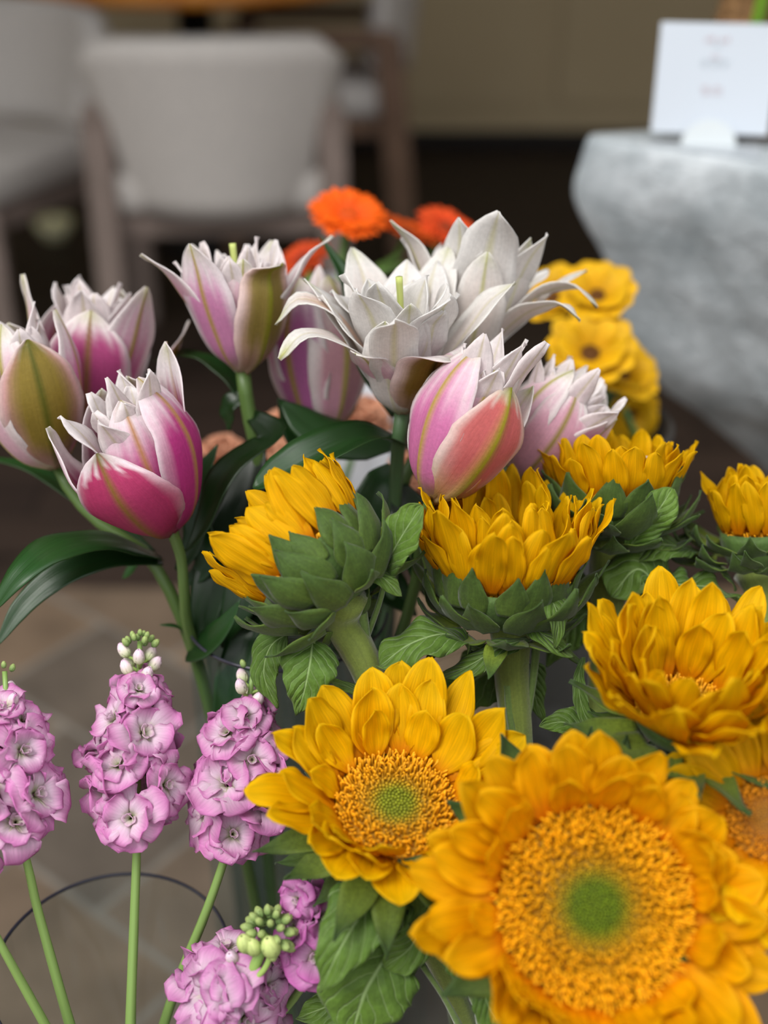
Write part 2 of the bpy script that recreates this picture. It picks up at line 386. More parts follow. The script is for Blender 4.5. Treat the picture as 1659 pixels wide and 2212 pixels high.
def sunflower(label, cpx, n, Rd, rows, bracts, stem, loc_pts, srad=(.0055, .007), dcol=None, florets=500, dome=.25, hairs=0, roll=0, fl_len=1.0, pcols={}, recept=.8, cup=.9, pick=None, group='sunflowers in the vase'):
    """cpx: disc centre pixel+depth; rows: list of dicts(n, r, L, W, e0, e1, ...)"""
    O = P(*cpx); fr = Frame(O, n, roll); end = stem[-1]
    root = thing('sunflower', label, 'sunflower', end, None); loc = end
    # receptacle
    G = Geo(); pr = []
    for k in range(9):
        a = k / 8; pr.append((Rd * (1.06 * math.cos(a * 1.35)), -Rd * recept * math.sin(a * 1.45)))
    lathe(G, O, [(0.0005, -.002), (Rd, -.002)] + pr + [(srad[0] * .8, -Rd * recept * 1.02)], lin((84, 112, 52)), 28, fr)
    G.build('receptacle', M_BRACT, root, loc)
    # disc with florets
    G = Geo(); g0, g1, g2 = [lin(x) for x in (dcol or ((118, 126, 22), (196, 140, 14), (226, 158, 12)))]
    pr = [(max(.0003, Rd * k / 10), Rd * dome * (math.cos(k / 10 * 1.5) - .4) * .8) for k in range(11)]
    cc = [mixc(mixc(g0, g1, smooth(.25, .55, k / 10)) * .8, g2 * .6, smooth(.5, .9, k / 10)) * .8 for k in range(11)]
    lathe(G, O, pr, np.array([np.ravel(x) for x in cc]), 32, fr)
    for k in range(florets):
        q = math.sqrt((k + .5) / florets); a = k * 2.39996; r = Rd * q * .96; z = Rd * dome * (math.cos(q * 1.5) - .4) * .8
        hl = Rd * (.035 + .13 * smooth(.3, .75, q)) * fl_len * random.uniform(.7, 1.25); w = Rd * (.95 / math.sqrt(florets)) * (.8 if q > .4 else 1.0)
        b = np.array([r * math.cos(a), r * math.sin(a), z]); d = nrm(np.array([math.cos(a) * q * .5, math.sin(a) * q * .5, 1]) + rng.normal(size=3) * (.12 + .25 * float(q > .4)))
        u = nrm(np.cross(d, [.3, .5, .8])); s = np.cross(d, u); rings = ((0, 1.0), (.55, .75), (.9, .8), (1.0, .25))
        V = []
        for (hh, ww) in rings:
            for j in range(5): V.append(b + d * hl * hh + w * ww * (math.cos(j * 1.2566) * u + math.sin(j * 1.2566) * s))
        V = np.array([fr.p(*x) for x in V]); f = [(i * 5 + j, i * 5 + (j + 1) % 5, (i + 1) * 5 + (j + 1) % 5, (i + 1) * 5 + j) for i in range(3) for j in range(5)] + [(15, 16, 17, 18, 19)]
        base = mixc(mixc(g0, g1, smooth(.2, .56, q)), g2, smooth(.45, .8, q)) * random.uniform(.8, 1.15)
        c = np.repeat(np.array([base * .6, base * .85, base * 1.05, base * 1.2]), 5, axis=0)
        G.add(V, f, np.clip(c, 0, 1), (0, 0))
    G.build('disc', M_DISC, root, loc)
    # ray petals
    for R in rows:
        for i in range(R['n']):
            phi = 2 * math.pi * (i + R.get('off', 0)) / R['n'] + random.uniform(-.5, .5) * 2.2 / R['n'] * 1.2
            if R.get('skip') and R['skip'](phi): continue
            L = R['L'] * random.uniform(.82, 1.12); e0 = R['e0'] + random.uniform(-9, 9); e1 = R['e1'] + random.uniform(-16, 16)
            if R.get('mod'): L, e0, e1 = R['mod'](phi, L, e0, e1)
            cl = arc_cl(Rd * R.get('r', 1.0), R.get('h', 0) * Rd, L, e0, e1)
            g = petal_grid(fr, phi, cl, R['W'] * random.uniform(.82, 1.15), 'lance', cup=cup * random.uniform(.6, 1.3), rmin=R['W'] * 1.5, nu=18, nv=11, ruf=L * .03, rf=2.2, crease=R['W'] * .055, ck=10, bend=random.uniform(-.16, .16), twist=random.uniform(-.3, .3), fold=random.choice((0, .1, .25)))
            G = Geo(); shell(G, g, .00035, sun_col(**pcols)); G.build('petal', M_SUN, root, loc)
    # bracts
    for Bq in bracts:
        for i in range(Bq['n']):
            phi = 2 * math.pi * (i + Bq.get('off', 0)) / Bq['n'] + random.uniform(-.12, .12)
            L = Bq['L'] * random.uniform(.85, 1.15)
            cl = arc_cl(Rd * Bq.get('r', .8), Rd * Bq.get('h', -.5), L, Bq['e0'] + random.uniform(-8, 8), Bq['e1'] + random.uniform(-22, 22), 1.6)
            g = petal_grid(fr, phi, cl, Bq['W'] * random.uniform(.9, 1.15), 'bract', cup=.8, rmin=.012, nu=14, nv=7, ruf=L * .03, rf=1.5, bend=random.uniform(-.12, .12), fold=.12, rib=.0006, twist=random.uniform(-.2, .2))
            G = Geo(); shell(G, g, .0007, flat_col((132, 152, 48), (54, 80, 30), under=(70, 96, 36), jit=.2)); G.build('bract', M_BRACT, root, loc)
    # stem
    G = Geo(); top = fr.p(0, 0, -Rd * recept * .85); pts = [top] + list(stem)
    rr = [srad[0] * 1.9, srad[0] * 1.05] + [srad[0]] * 2 + [srad[1]] * 3
    tube(G, pts, rr, lambda u: lin((122, 138, 58)) * (1 - .3 * u), 60, 14, .08); G.build('stem', M_STEMF, root, loc)
    if hairs: fuzz(pts[:max(3, len(pts) - 1)], [srad[0] * 1.5] + [srad[0]] * 3, hairs, .0022, root, loc)
    return root, loc, fr
def sleaf(root, loc, pts, W, up, **kw):
    a = dict(pname='heart', fold=.18, wave=W * .12, wf=2.5, edge=.045, th=.0005, nu=34, nv=15, cup=.25); a.update(kw)
    o = leaf(pts, W, M_LEAFS, root, loc, up, LEAFS(), **a); return o
def petiole(root, loc, pts, r=.0016, col=(108, 134, 66)):
    G = Geo(); tube(G, pts, [r * 1.3, r, r], lin(col), 18, 8); G.build('leaf_stalk', M_STEMF, root, loc)

# ------------------------------------------------------------------ the room (shop interior, open towards the street behind the camera)
def struct(name, G, mat, sm=False):
    o = G.build(name, mat, None, (0, 0, 0), sm); o['kind'] = 'structure'; return o
M_WALL = simple('olive_beige_wall', (196, 178, 144), .75, .2, nscale=1.2, ncol=(188, 170, 136), coord='Object')
M_CEIL = simple('ceiling_paint', (120, 116, 110), .9)
M_SKIRT = simple('dark_baseboard', (30, 26, 24), .5)
def tile_mat():
    m = new_mat('slate_tiles'); b = NB(m); tc = b.n('ShaderNodeTexCoord')
    mp = b.n('ShaderNodeMapping'); mp.inputs['Rotation'].default_value = (0, 0, math.radians(38)); b.l(tc.outputs['Object'], mp.inputs['Vector'])
    br = b.n('ShaderNodeTexBrick'); br.offset = 0.5; br.inputs['Scale'].default_value = 1.0; br.inputs['Mortar Size'].default_value = .005; br.inputs['Mortar Smooth'].default_value = .3
    br.inputs['Brick Width'].default_value = .30; br.inputs['Row Height'].default_value = .20; br.inputs['Bias'].default_value = 0
    br.inputs['Color1'].default_value = (*lin((92, 84, 76)), 1); br.inputs['Color2'].default_value = (*lin((128, 106, 84)), 1); br.inputs['Mortar'].default_value = (*lin((122, 116, 108)), 1)
    b.l(mp.outputs[0], br.inputs['Vector'])
    nz = b.noise(tc.outputs['Object'], 9, 5, .6)
    col = b.mix(1.0, br.outputs['Color'], b.ramp(nz, .3, .75, (.62, .62, .62), (1.1, 1.1, 1.1)), 'MULTIPLY')
    pr = b.n('ShaderNodeBsdfPrincipled'); b.l(col, pr.inputs['Base Color']); pr.inputs['Roughness'].default_value = .55; pr.inputs['Specular IOR Level'].default_value = .3
    b.l(b.bump(br.outputs['Fac'], -.4, .004), pr.inputs['Normal']); b.out(pr.outputs[0]); return m
def plank_mat():
    m = new_mat('dark_floorboards'); b = NB(m); tc = b.n('ShaderNodeTexCoord')
    br = b.n('ShaderNodeTexBrick'); br.inputs['Scale'].default_value = 1.0; br.inputs['Mortar Size'].default_value = .003
    br.inputs['Brick Width'].default_value = 1.3; br.inputs['Row Height'].default_value = .14
    br.inputs['Color1'].default_value = (*lin((56, 45, 39)), 1); br.inputs['Color2'].default_value = (*lin((46, 37, 33)), 1); br.inputs['Mortar'].default_value = (*lin((20, 17, 15)), 1)
    b.l(tc.outputs['Object'], br.inputs['Vector'])
    nz = b.noise(b.mapping(tc.outputs['Object'], (2, 30, 1)), 1, 4)
    col = b.mix(1.0, br.outputs['Color'], b.ramp(nz, .3, .7, (.7, .7, .7), (1.15, 1.15, 1.15)), 'MULTIPLY')
    pr = b.n('ShaderNodeBsdfPrincipled'); b.l(col, pr.inputs['Base Color']); pr.inputs['Roughness'].default_value = .5; pr.inputs['Specular IOR Level'].default_value = .2; b.out(pr.outputs[0]); return m
YW, YS = 4.75, 1.72
struct('floor_front', box(Geo(), (0, (YS - 3) / 2, -.05), (8, YS + 3, .1), bev=0), tile_mat())
struct('floor_back', box(Geo(), (0, (YS + YW + .2) / 2, -.05), (8, YW + .2 - YS, .1), bev=0), plank_mat())
struct('wall_back', box(Geo(), (0, YW + .1, 1.5), (8, .2, 3.0), bev=0), M_WALL)
struct('wall_left', box(Geo(), (-3.1, 3.0, 1.5), (.2, 3.7, 3.0), bev=0), M_WALL)
struct('wall_right', box(Geo(), (3.1, 3.0, 1.5), (.2, 3.7, 3.0), bev=0), M_WALL)
struct('ceiling', box(Geo(), (0, 2.95, 3.05), (6.4, 3.8, .1), bev=0), M_CEIL)
struct('baseboard_back', box(Geo(), (0, YW - .015, .03), (6, .03, .06)), M_SKIRT)
for i, x in enumerate((-1.05, .05, 1.15, 2.25)):   # raised wall panels
    struct('trim_%d' % (i + 1), box(Geo(), (x, YW - .012, 1.3), (1.02, .024, 2.3), bev=.008), M_WALL)

# ------------------------------------------------------------------ chairs and table
M_FAB = simple('grey_upholstery', (204, 198, 192), .85, .15, nscale=60, ncol=(194, 189, 184), bump=.1)
M_TAUPE = simple('taupe_wood', (142, 126, 118), .6, .25, nscale=14, ncol=(126, 112, 104))
M_BROWN = simple('brown_wood', (124, 98, 80), .55, .3, nscale=14, ncol=(108, 84, 68))
M_OAK = simple('honey_oak', (222, 146, 58), .35, .5, nscale=9, ncol=(198, 122, 44))
M_BLACK = simple('black_metal', (28, 26, 26), .5, .4)
def curved_panel(G, w0, w1, z0, z1, th, curve, R, o, col=(.5, .5, .5), nx=14, nz=10, lean=0.0):
    """upholstered panel: bottom width w0, top width w1, bowed backwards"""
    g = np.zeros((nz, nx, 3))
    for i in range(nz):
        a = i / (nz - 1); w = w0 + (w1 - w0) * a
        for j in range(nx):
            u = j / (nx - 1) * 2 - 1
            q = max(0, abs(u) - .82) / .18
            z = z0 + (z1 - z0) * a - (.03 * q * q if a > .5 else -.03 * q * q) * abs(a - .5) * 2 + .012 * (1 - u * u) * a
            g[i, j] = np.asarray(o) + np.asarray(R) @ np.array([u * w / 2, curve * u * u + lean * a, z])
    shell(G, g, th, lambda t, v, s: np.tile(col, (len(t), 1))); return G
def bar(G, a, b, w, d):
    a, b = np.asarray(a, float), np.asarray(b, float); z = nrm(b - a); x = nrm(np.cross([0, 1, .01], z)); y = np.cross(z, x)
    return box(G, (a + b) / 2, (w, d, np.linalg.norm(b - a)), np.stack([x, y, z], 1), bev=.006)
def chair(label, x, y, yaw, back=(.40, .54, .42, .77), lw=.055, fab=M_FAB, leg=M_TAUPE, seatz=.44, arms=True):
    """the chair's back is its +local -y side; yaw 0 shows the back to the camera"""
    R = rotz(yaw); o = np.array([x, y, 0.0]); L = lambda *p: o + R @ np.array(p)
    t = thing('armchair', label, 'chair', o, 'upholstered chairs round the table')
    G = Geo(); curved_panel(G, *back, .05, .09, R, L(0, -.24, 0), lean=-.05); G.build('backrest', fab, t, o)
    G = Geo(); box(G, L(0, .02, seatz), (.46, .46, .09), R, bev=.035); G.build('seat', fab, t, o)
    G = Geo(); box(G, L(0, .02, seatz - .07), (.44, .42, .05), R); G.build('seat_frame', leg, t, o)
    for sx_ in (-1, 1):
        G = Geo(); bar(G, L(sx_ * .235, -.25, 0), L(sx_ * .235, -.20, .60), lw, .035); G.build('leg', leg, t, o)
        G = Geo(); bar(G, L(sx_ * .235, .23, 0), L(sx_ * .225, .21, .60 if arms else seatz - .04), lw * .8, .035); G.build('leg', leg, t, o)
        if not arms: continue
        G = Geo(); bar(G, L(sx_ * .235, -.22, .60), L(sx_ * .23, .23, .60), .045, .03); G.build('armrest', leg, t, o)
    return t
chair('grey upholstered chair turned with its wide back to the flowers', -.345, 2.72, .04, back=(.36, .50, .405, .74))
chair('grey upholstered chair cut by the left edge, facing out into the room', -.95, 2.88, math.pi - .45, back=(.42, .50, .46, .72), seatz=.42, arms=False)
chair('grey upholstered chair half hidden right of the wide chair back', -.19, 3.62, math.pi / 2, back=(.40, .48, .50, .90), lw=.075, leg=M_BROWN)
tb = thing('dining_table', 'round honey coloured wooden table behind the grey chairs', 'table', (-.52, 3.62, 0))
G = Geo(); lathe(G, (-.52, 3.62, 0), [(.002, .705), (.47, .705), (.505, .712), (.51, .73), (.505, .748), (.47, .752), (.002, .752)], C(170, 110, 50), 64); G.build('tabletop', M_OAK, tb, (-.52, 3.62, 0))
G = Geo(); lathe(G, (-.52, 3.62, 0), [(.002, 0), (.19, 0), (.19, .02), (.06, .05), (.05, .3), (.05, .66), (.16, .705), (.002, .705)], C(30, 28, 28), 32); G.build('pedestal', M_BLACK, tb, (-.52, 3.62, 0))
# pale round bowl lying on the floor under the left chair
p_ = P(117, 492, 1.0) - CAM; bo = CAM + p_ * ((.03 - CAM[2]) / p_[2]); bo[2] = 0
M_CREAM = simple('cream_ceramic', (255, 250, 205), .4, .4)
bt = thing('bowl', 'small pale cream round bowl on the dark floor under the chairs at the left', 'bowl', bo)
G = Geo(); lathe(G, bo, [(.002, 0), (.03, 0), (.034, .008), (.05, .03), (.056, .05), (.053, .052), (.046, .034), (.028, .012), (.002, .01)], C(226, 216, 170), 40); G.build('body', M_CREAM, bt, bo)
G = Geo(); lathe(G, bo, [(.053, .050), (.058, .053), (.053, .056)], C(226, 216, 170), 40); G.build('rim', M_CREAM, bt, bo)

# ------------------------------------------------------------------ stone pedestal with card, holder and jar
def stone_mat():
    m = new_mat('grey_stone'); b = NB(m); tc = b.n('ShaderNodeTexCoord')
    n1 = b.noise(tc.outputs['Object'], 9, 6, .62); n2 = b.noise(tc.outputs['Object'], 55, 4, .6); n3 = b.noise(tc.outputs['Object'], 240, 3, .6)
    c = b.ramp(n1, .34, .66, tuple(lin((146, 154, 158))), tuple(lin((196, 202, 206))))
    c = b.mix(1.0, c, b.ramp(n2, .3, .7, (.80, .81, .82), (1.08, 1.08, 1.08)), 'MULTIPLY')
    pr = b.n('ShaderNodeBsdfPrincipled'); b.l(c, pr.inputs['Base Color']); pr.inputs['Roughness'].default_value = .7; pr.inputs['Specular IOR Level'].default_value = .25
    b.l(b.bump(b.math('ADD', n2, b.math('MULTIPLY', n3, .5)), .6, .006), pr.inputs['Normal']); b.out(pr.outputs[0]); return m
SD = 1.22
def on_plane(px, py, z):
    p = P(px, py, 1.0) - CAM; return CAM + p * ((z - CAM[2]) / p[2])
ztop = P(1272, 297, SD)[2]
top_px = [(1272, 297), (1284, 288), (1420, 280), (1640, 267), (1860, 268), (2060, 288), (2200, 340), (2180, 400), (2000, 425), (1830, 395), (1659, 362), (1520, 337), (1390, 317), (1310, 304)]
topo = np.array([on_plane(x, y, ztop) for x, y in top_px])
ctr = topo.mean(0)
# finer outline
oo = []
for k in range(len(topo)):
    a_, b_ = topo[k], topo[(k + 1) % len(topo)]
    for q in range(6): oo.append(a_ + (b_ - a_) * q / 6)
oo = np.array(oo); oo = (oo + np.roll(oo, 1, 0) + np.roll(oo, -1, 0)) / 3; m = len(oo); i0 = int(np.argmin(oo[:, 0]))
sil = [(1272, 297), (1256, 335), (1246, 395), (1250, 430), (1268, 480), (1288, 530), (1312, 600), (1340, 660), (1364, 740), (1388, 795), (1440, 850), (1510, 895), (1580, 950), (1650, 1010), (1720, 1080)]
def on_vert(px, py, y0):
    p = P(px, py, 1.0) - CAM; return CAM + p * ((y0 - CAM[1]) / p[1])
sp = np.array([on_vert(x, y, topo[0][1]) for x, y in sil]); zs2 = np.linspace(sp[0][2], sp[-1][2], 44)
xs2 = np.interp(-zs2, -sp[:, 2], sp[:, 0])
VV = [list(ctr)]
n_in = 8
for q in range(1, n_in): VV += [list(ctr + (p - ctr) * q / n_in) for p in oo]
srng = random.Random(5); ph_ = [srng.uniform(0, 6) for _ in range(6)]
for k in range(44):
    far_x = oo[i0][0] + .52; sc_ = (far_x - xs2[k]) / (far_x - oo[i0][0])
    for j in range(m):
        d = oo[j] - oo[i0]; d = d * sc_; dc = oo[j] - ctr; a = math.atan2(dc[1], dc[0]); lump = 0 + .018 * math.sin(3 * a + k * .35 + ph_[0]) * (k > 1) + .012 * math.sin(7 * a - k * .5 + ph_[1]) * (k > 1)
        p = np.array([xs2[k], oo[i0][1], 0]) + d + dc * sc_ * lump; VV.append([p[0], p[1], zs2[k]])
f = [(0, 1 + (j + 1) % m, 1 + j) for j in range(m)]
for i in range(n_in - 1 + 44 - 1):
    for j in range(m): f.append((1 + i * m + j, 1 + i * m + (j + 1) % m, 1 + (i + 1) * m + (j + 1) % m, 1 + (i + 1) * m + j))
last = 1 + (n_in + 42) * m; f.append(tuple(last + j for j in range(m)))
f = [q[::-1] for q in f]
G = Geo(); G.add(VV, f, C(170, 176, 180), (0, 0)); rs2 = [(ctr[0] - x) * .5 for x in xs2]
sroot = thing('stone_table', 'pale grey rough stone table narrowing towards its foot, white card standing on it', 'table', (ctr[0], ctr[1], 0))
M_STONE = stone_mat()
G.build('stone_top', M_STONE, sroot, (ctr[0], ctr[1], 0))
G = Geo(); zb = zs2[-1]; fx = xs2[-1] + .13; fy = ctr[1] * .5 + oo[i0][1] * .5; rb = .075
lathe(G, (fx, fy, 0), [(.002, 0), (.17, 0), (.18, .02), (.15, .06), (rb * 1.1, zb * .5), (rb, zb + .01), (.002, zb + .01)], C(150, 150, 150), 40); G.build('foot', simple('dark_concrete', (50, 50, 49), .8, .2), sroot, (ctr[0], ctr[1], 0))
# card and its holder
M_CARD = simple('white_card', (206, 214, 224), .6, .2); M_HOLD = simple('white_holder', (214, 221, 224), .45, .35)
M_PLATE = simple('frosted_plate', (166, 172, 178), .3, .5)
M_RED = simple('red_print', (186, 160, 164), .7); M_GREYP = simple('grey_print', (176, 186, 194), .7)
def on_top(px, py): return on_plane(px, py, ztop)
a0 = on_top(1470, 318); a1 = on_top(1585, 322); cx = nrm((a1 - a0) * np.array([1, 1, 0])); cy = np.cross([0, 0, 1.0], cx)
hold_o = on_top(1528, 318)
lean = nrm(np.array([0, 0, 1.0]) * .99 + cy * .13)
def quad_panel(G, o, ux, uz, th, pts2):
    nz_ = nrm(np.cross(ux, uz)); a = [o + ux * x + uz * z for x, z in pts2]; n = len(a)
    V = [p - nz_ * th / 2 for p in a] + [p + nz_ * th / 2 for p in a]
    G.add(V, [tuple(range(n)), tuple(range(n, 2 * n))[::-1]] + [(i, i + n, (i + 1) % n + n, (i + 1) % n) for i in range(n)], (.9, .9, .9), (0, 0)); return G
pxm = F_ / np.dot(hold_o - CAM, FW)
hr = thing('card_holder', 'white half-round card holder with a flat foot on the stone table', 'card holder', hold_o)
G = Geo(); r = 58 / pxm; quad_panel(G, hold_o - cy * .004, cx, lean, .0025, [(-r, 0.0)] + [(-r * math.cos(q), r * .95 * math.sin(q) + .002) for q in np.linspace(0, math.pi, 24)] + [(r, 0.0)]); G.build('half_round_tab', M_HOLD, hr, hold_o, False)
G = Geo(); pp = [on_top(1404, 304), on_top(1404, 315), on_top(1642, 350), on_top(1642, 316)]
V = [q + np.array([0, 0, .0004]) for q in pp] + [q + np.array([0, 0, .003]) for q in pp]
G.add(V, [(0, 1, 2, 3), (7, 6, 5, 4), (0, 4, 5, 1), (1, 5, 6, 2), (2, 6, 7, 3), (3, 7, 4, 0)], C(200, 205, 210), (0, 0)); G.build('foot_plate', M_PLATE, hr, hold_o, False)
co_ = hold_o + cy * .002 + lean * .012
cr = thing('menu_card', 'white printed card standing upright in the holder on the stone table', 'card', co_)
wl, wr_, hh = 123 / pxm, 123 / pxm, 222 / pxm
G = Geo(); quad_panel(G, co_, cx, lean, .0012, [(-wl, 0), (wr_, 0), (wr_, hh), (-wl, hh)]); G.build('card_panel', M_CARD, cr, co_, False)
crng = random.Random(3)
def print_row(name, mat, zc, width, h, nw):
    G = Geo(); x = -width / 2; words_ = []
    tot = 0
    for k in range(nw):
        w = width / nw * .82
        for q in range(max(2, int(w / (h * .8)))):   # small strokes of illegible type
            xx = x + q * h * .8 + h * .3; hh_ = h * crng.choice((.7, .7, 1.0))
            box(G, co_ + cx * xx + lean * (hh * zc + hh_ / 2) - cy * .0009, (h * .42, .0004, hh_), np.stack([cx, cy, lean], 1), bev=0)
        x += width / nw
    G.build(name, mat, cr, co_, False)
print_row('heading', M_RED, .835, 58 / pxm, 9 / pxm, 2); print_row('small_print', M_GREYP, .79, 20 / pxm, 5 / pxm, 1)
print_row('small_print', M_RED, .685, 26 / pxm, 6 / pxm, 1); print_row('small_print', M_GREYP, .645, 64 / pxm, 7 / pxm, 3); print_row('small_print', M_GREYP, .61, 60 / pxm, 7 / pxm, 3)
print_row('small_print', M_RED, .405, 52 / pxm, 7 / pxm, 2); print_row('small_print', M_RED, .365, 44 / pxm, 7 / pxm, 2)
# wrapped jar with green stems behind the card
jo = on_top(1622, 282); 
M_CORD = simple('brown_cord', (150, 116, 78), .8, .2, nscale=90, ncol=(96, 70, 46), bump=.4)
jr = thing('jar', 'cord-wrapped jar holding green stems behind the white card', 'jar', jo)
pj = [(.002, 0), (.043, 0)]
for k in range(16): z = .006 + k * .0105; pj += [(.045 + .002 * math.sin(k), z), (.050 + .002 * math.sin(k), z + .005), (.045 + .002 * math.sin(k), z + .0100)]
pj += [(.043, .175), (.039, .176), (.039, .012), (.002, .012)]
G = Geo(); lathe(G, jo, pj, C(150, 116, 78), 40); G.build('body', M_CORD, jr, jo)
M_LIME = simple('lime_stem', (120, 164, 44), .45, .4)
for k, (dx, px, hh_) in enumerate(((-.02, -.02, .3), (.012, .02, .34), (.03, .06, .3))):
    st_o = jo + np.array([dx, 0, .013]); tp = st_o + np.array([px - dx, -.03, hh_])
    s_ = thing('green_stalk', ('lime green stalk leaning left in the cord-wrapped jar', 'lime green stalk upright in the middle of the cord-wrapped jar', 'lime green stalk leaning right out of the cord-wrapped jar')[k], 'stalk', st_o, 'stalks in the jar')
    G = Geo(); tube(G, [st_o, (st_o + tp) / 2 + np.array([dx * .2, -.05, 0]), tp], [.006, .006, .004], C(120, 164, 44), 20, 10); G.build('stem', M_LIME, s_, st_o)
    lf = (st_o + tp) / 2 + np.array([dx * .2, -.05, 0]); leaf([lf, lf + np.array([.02, -.04, .06]), lf + np.array([.05, -.06, .04])], .016, M_LEAFL, s_, st_o, (0, -.6, .8), flat_col((86, 134, 36), (100, 150, 40)))

# ------------------------------------------------------------------ vases
def vase(label, rim_px, r, z0=0.0, rimcol=M_RIM, matg=None):
    c = P(*rim_px); h = c[2]; o = np.array([c[0], c[1], 0])
    t = thing('glass_vase', label, 'vase', o)
    G = Geo(); lathe(G, o, [(.001, 0), (r * .94, 0), (r * .97, .004), (r * .98, .02), (r, h - .003), (r * .965, h - .003), (r * .945, .022), (r * .9, .014), (.001, .012)], (1, 1, 1), 72); G.build('body', matg or M_GLASS, t, o)
    G = Geo(); lathe(G, o, [(r * .975, h - .0022), (r * 1.0, h - .0022), (r * 1.001, h - .001), (r * .988, h), (r * .975, h - .001), (r * .975, h - .0022)], (.1, .1, .2), 72); G.build('rim', rimcol, t, o)
    return o, h
VL, hL = vase('tall clear glass vase under the pink lilies at the left', (620, 1313, .80), .066)
VK, hK = vase('clear glass vase round the pink stock stems, dark rim in view', (240, 2074, .72), .069)
M_CRIM = glass('clear_rim', (.9, .92, .93))
VS, hS = vase('clear glass vase holding the sunflower stems', (1180, 1600, .72), .102, rimcol=M_CRIM, matg=M_SLEEVE)
def vbase(V, dx, dy, z=.06): return np.array([V[0] + dx, V[1] + dy, z])

# ------------------------------------------------------------------ lilies
BUD = [(.02, 0), (.17, .10), (.29, .33), (.33, .58), (.28, .80), (.17, .98)]
HALF = [(.02, 0), (.15, .12), (.26, .35), (.34, .6), (.38, .82), (.42, 1.0)]
FLARE = [(.02, 0), (.13, .15), (.26, .40), (.40, .66), (.52, .86), (.66, .98)]
RECURVE = [(.02, 0), (.12, .17), (.27, .42), (.47, .64), (.68, .70), (.84, .56)]
INH = [(.02, .04), (.10, .15), (.18, .38), (.24, .6), (.31, .82), (.40, 1.0)]
INB = [(.02, .04), (.08, .15), (.15, .38), (.19, .6), (.20, .82), (.15, 1.0)]
def clmix(a, b, f, rs=1, hs=1): return [((x0 * (1 - f) + x1 * f) * rs, (y0 * (1 - f) + y1 * f) * hs) for (x0, y0), (x1, y1) in zip(a, b)]
def bloom(root, loc, base, tip, tepals, inner=14, icol={}, ih=(.85, 1.05), ir=(.3, .8), iw=.13, ishape=INH, ibase=INB, imix=(.2, .9), rs=1.0, n3=True, label=None, pistil=False, roll=0, th=.0007, ilean=None):
    b, t = P(*base), P(*tip); H = np.linalg.norm(t - b); fr = Frame(b, t - b, roll)
    pe = part_empty('bloom', root, label)
    for q in tepals:
        q = dict(q); phi = math.radians(q.pop('phi')); shp = q.pop('shape', BUD); W = q.pop('W', .25) * H; col = q.pop('col', {}); r_ = q.pop('rs', rs); hs = q.pop('hs', 1.0)
        a = dict(pname='lily', cup=.85, rmin=.10 * H, nu=24, nv=15, ruf=.012 * H, rf=2.5, crease=.003 * H, ck=7, rib=.012 * H, bend=random.uniform(-.05, .05), edge=.02); a.update(q)
        cl = [(x * H * r_, y * H * hs) for x, y in shp]
        G = Geo(); shell(G, petal_grid(fr, phi, cl, W, **a), th, lily_col(**col)); G.build('petal', M_LILY, pe, loc)
    for k in range(inner):
        phi = k * 2.39996 + random.uniform(-.25, .25); f = (k + .5) / inner; hs = random.uniform(*ih) * (1.0 - .04 * f); r_ = ir[1] + (ir[0] - ir[1]) * f + random.uniform(-.06, .06)
        shp = clmix(ibase, ishape, random.uniform(*imix))
        if ilean: hs += ilean(phi)
        cl = [(x * H * r_ * rs, y * H * hs) for x, y in shp]
        G = Geo(); shell(G, petal_grid(fr, phi, cl, iw * H * random.uniform(.8, 1.25), 'inner', cup=random.uniform(.4, 1.0), rmin=.09 * H, nu=20, nv=11, ruf=.022 * H, rf=2.2, crease=.006 * H, ck=6, rib=-.004 * H, bend=random.uniform(-.12, .12), twist=random.uniform(-.35, .35), edge=.05), th, lily_col(**{**dict(tipg=.0, rw=.05, rib=(226, 214, 190), co=(236, 190, 214), ci=(214, 96, 160), e0=.2, e1=.75, out_t=.35, in_t=.35), **icol})); G.build('petal', M_LILY, pe, loc)
    if pistil:
        G = Geo(); tube(G, [fr.p(0, 0, .2 * H), fr.p(.01 * H, .01 * H, .6 * H), fr.p(.02 * H, 0, .98 * H)], [.0022, .0016, .0022], C(196, 206, 120), 20, 10); G.build('pistil', M_BUD, pe, loc)
    return fr, H
def lily(label, loc, group='lilies'): return thing('lily', label, 'lily', loc)
def lstem(root, loc, pts, r, col=(80, 106, 50)):
    G = Geo(); tube(G, pts, r, lambda u: lin(col) * (1 - .2 * u), 50, 14, .03); G.build('stem', M_STEM, root, loc)
GREEN = dict(green=.96, co=(214, 160, 160), eo=(238, 214, 210), rib=(96, 100, 26), rw=.08, tipg=.9, tipc=(112, 112, 40), out_t=.95, base=(206, 176, 150), e0=.72, e1=1.05)
PINK = dict(co=(222, 128, 178), ci=(200, 80, 146), rw=.07)
DEEP = dict(co=(196, 66, 134), ci=(176, 30, 110), eo=(248, 232, 238), rib=(196, 140, 86), rw=.06, e0=.55, e1=1.0, out_t=.72, base=(190, 84, 130))
PALE = dict(co=(240, 200, 214), ci=(240, 214, 220), eo=(250, 242, 240), rib=(186, 180, 72), rw=.06)
WHITE = dict(co=(242, 232, 226), ci=(244, 234, 230), eo=(244, 240, 236), ei=(245, 242, 238), rib=(206, 204, 140), rw=.05, base=(216, 214, 150), tipg=.4, tipc=(200, 206, 110))
WIN = dict(co=(243, 236, 232), ci=(243, 232, 228), eo=(244, 241, 238), ei=(245, 242, 240), rib=(232, 228, 196), rw=.05, base=(220, 222, 170))

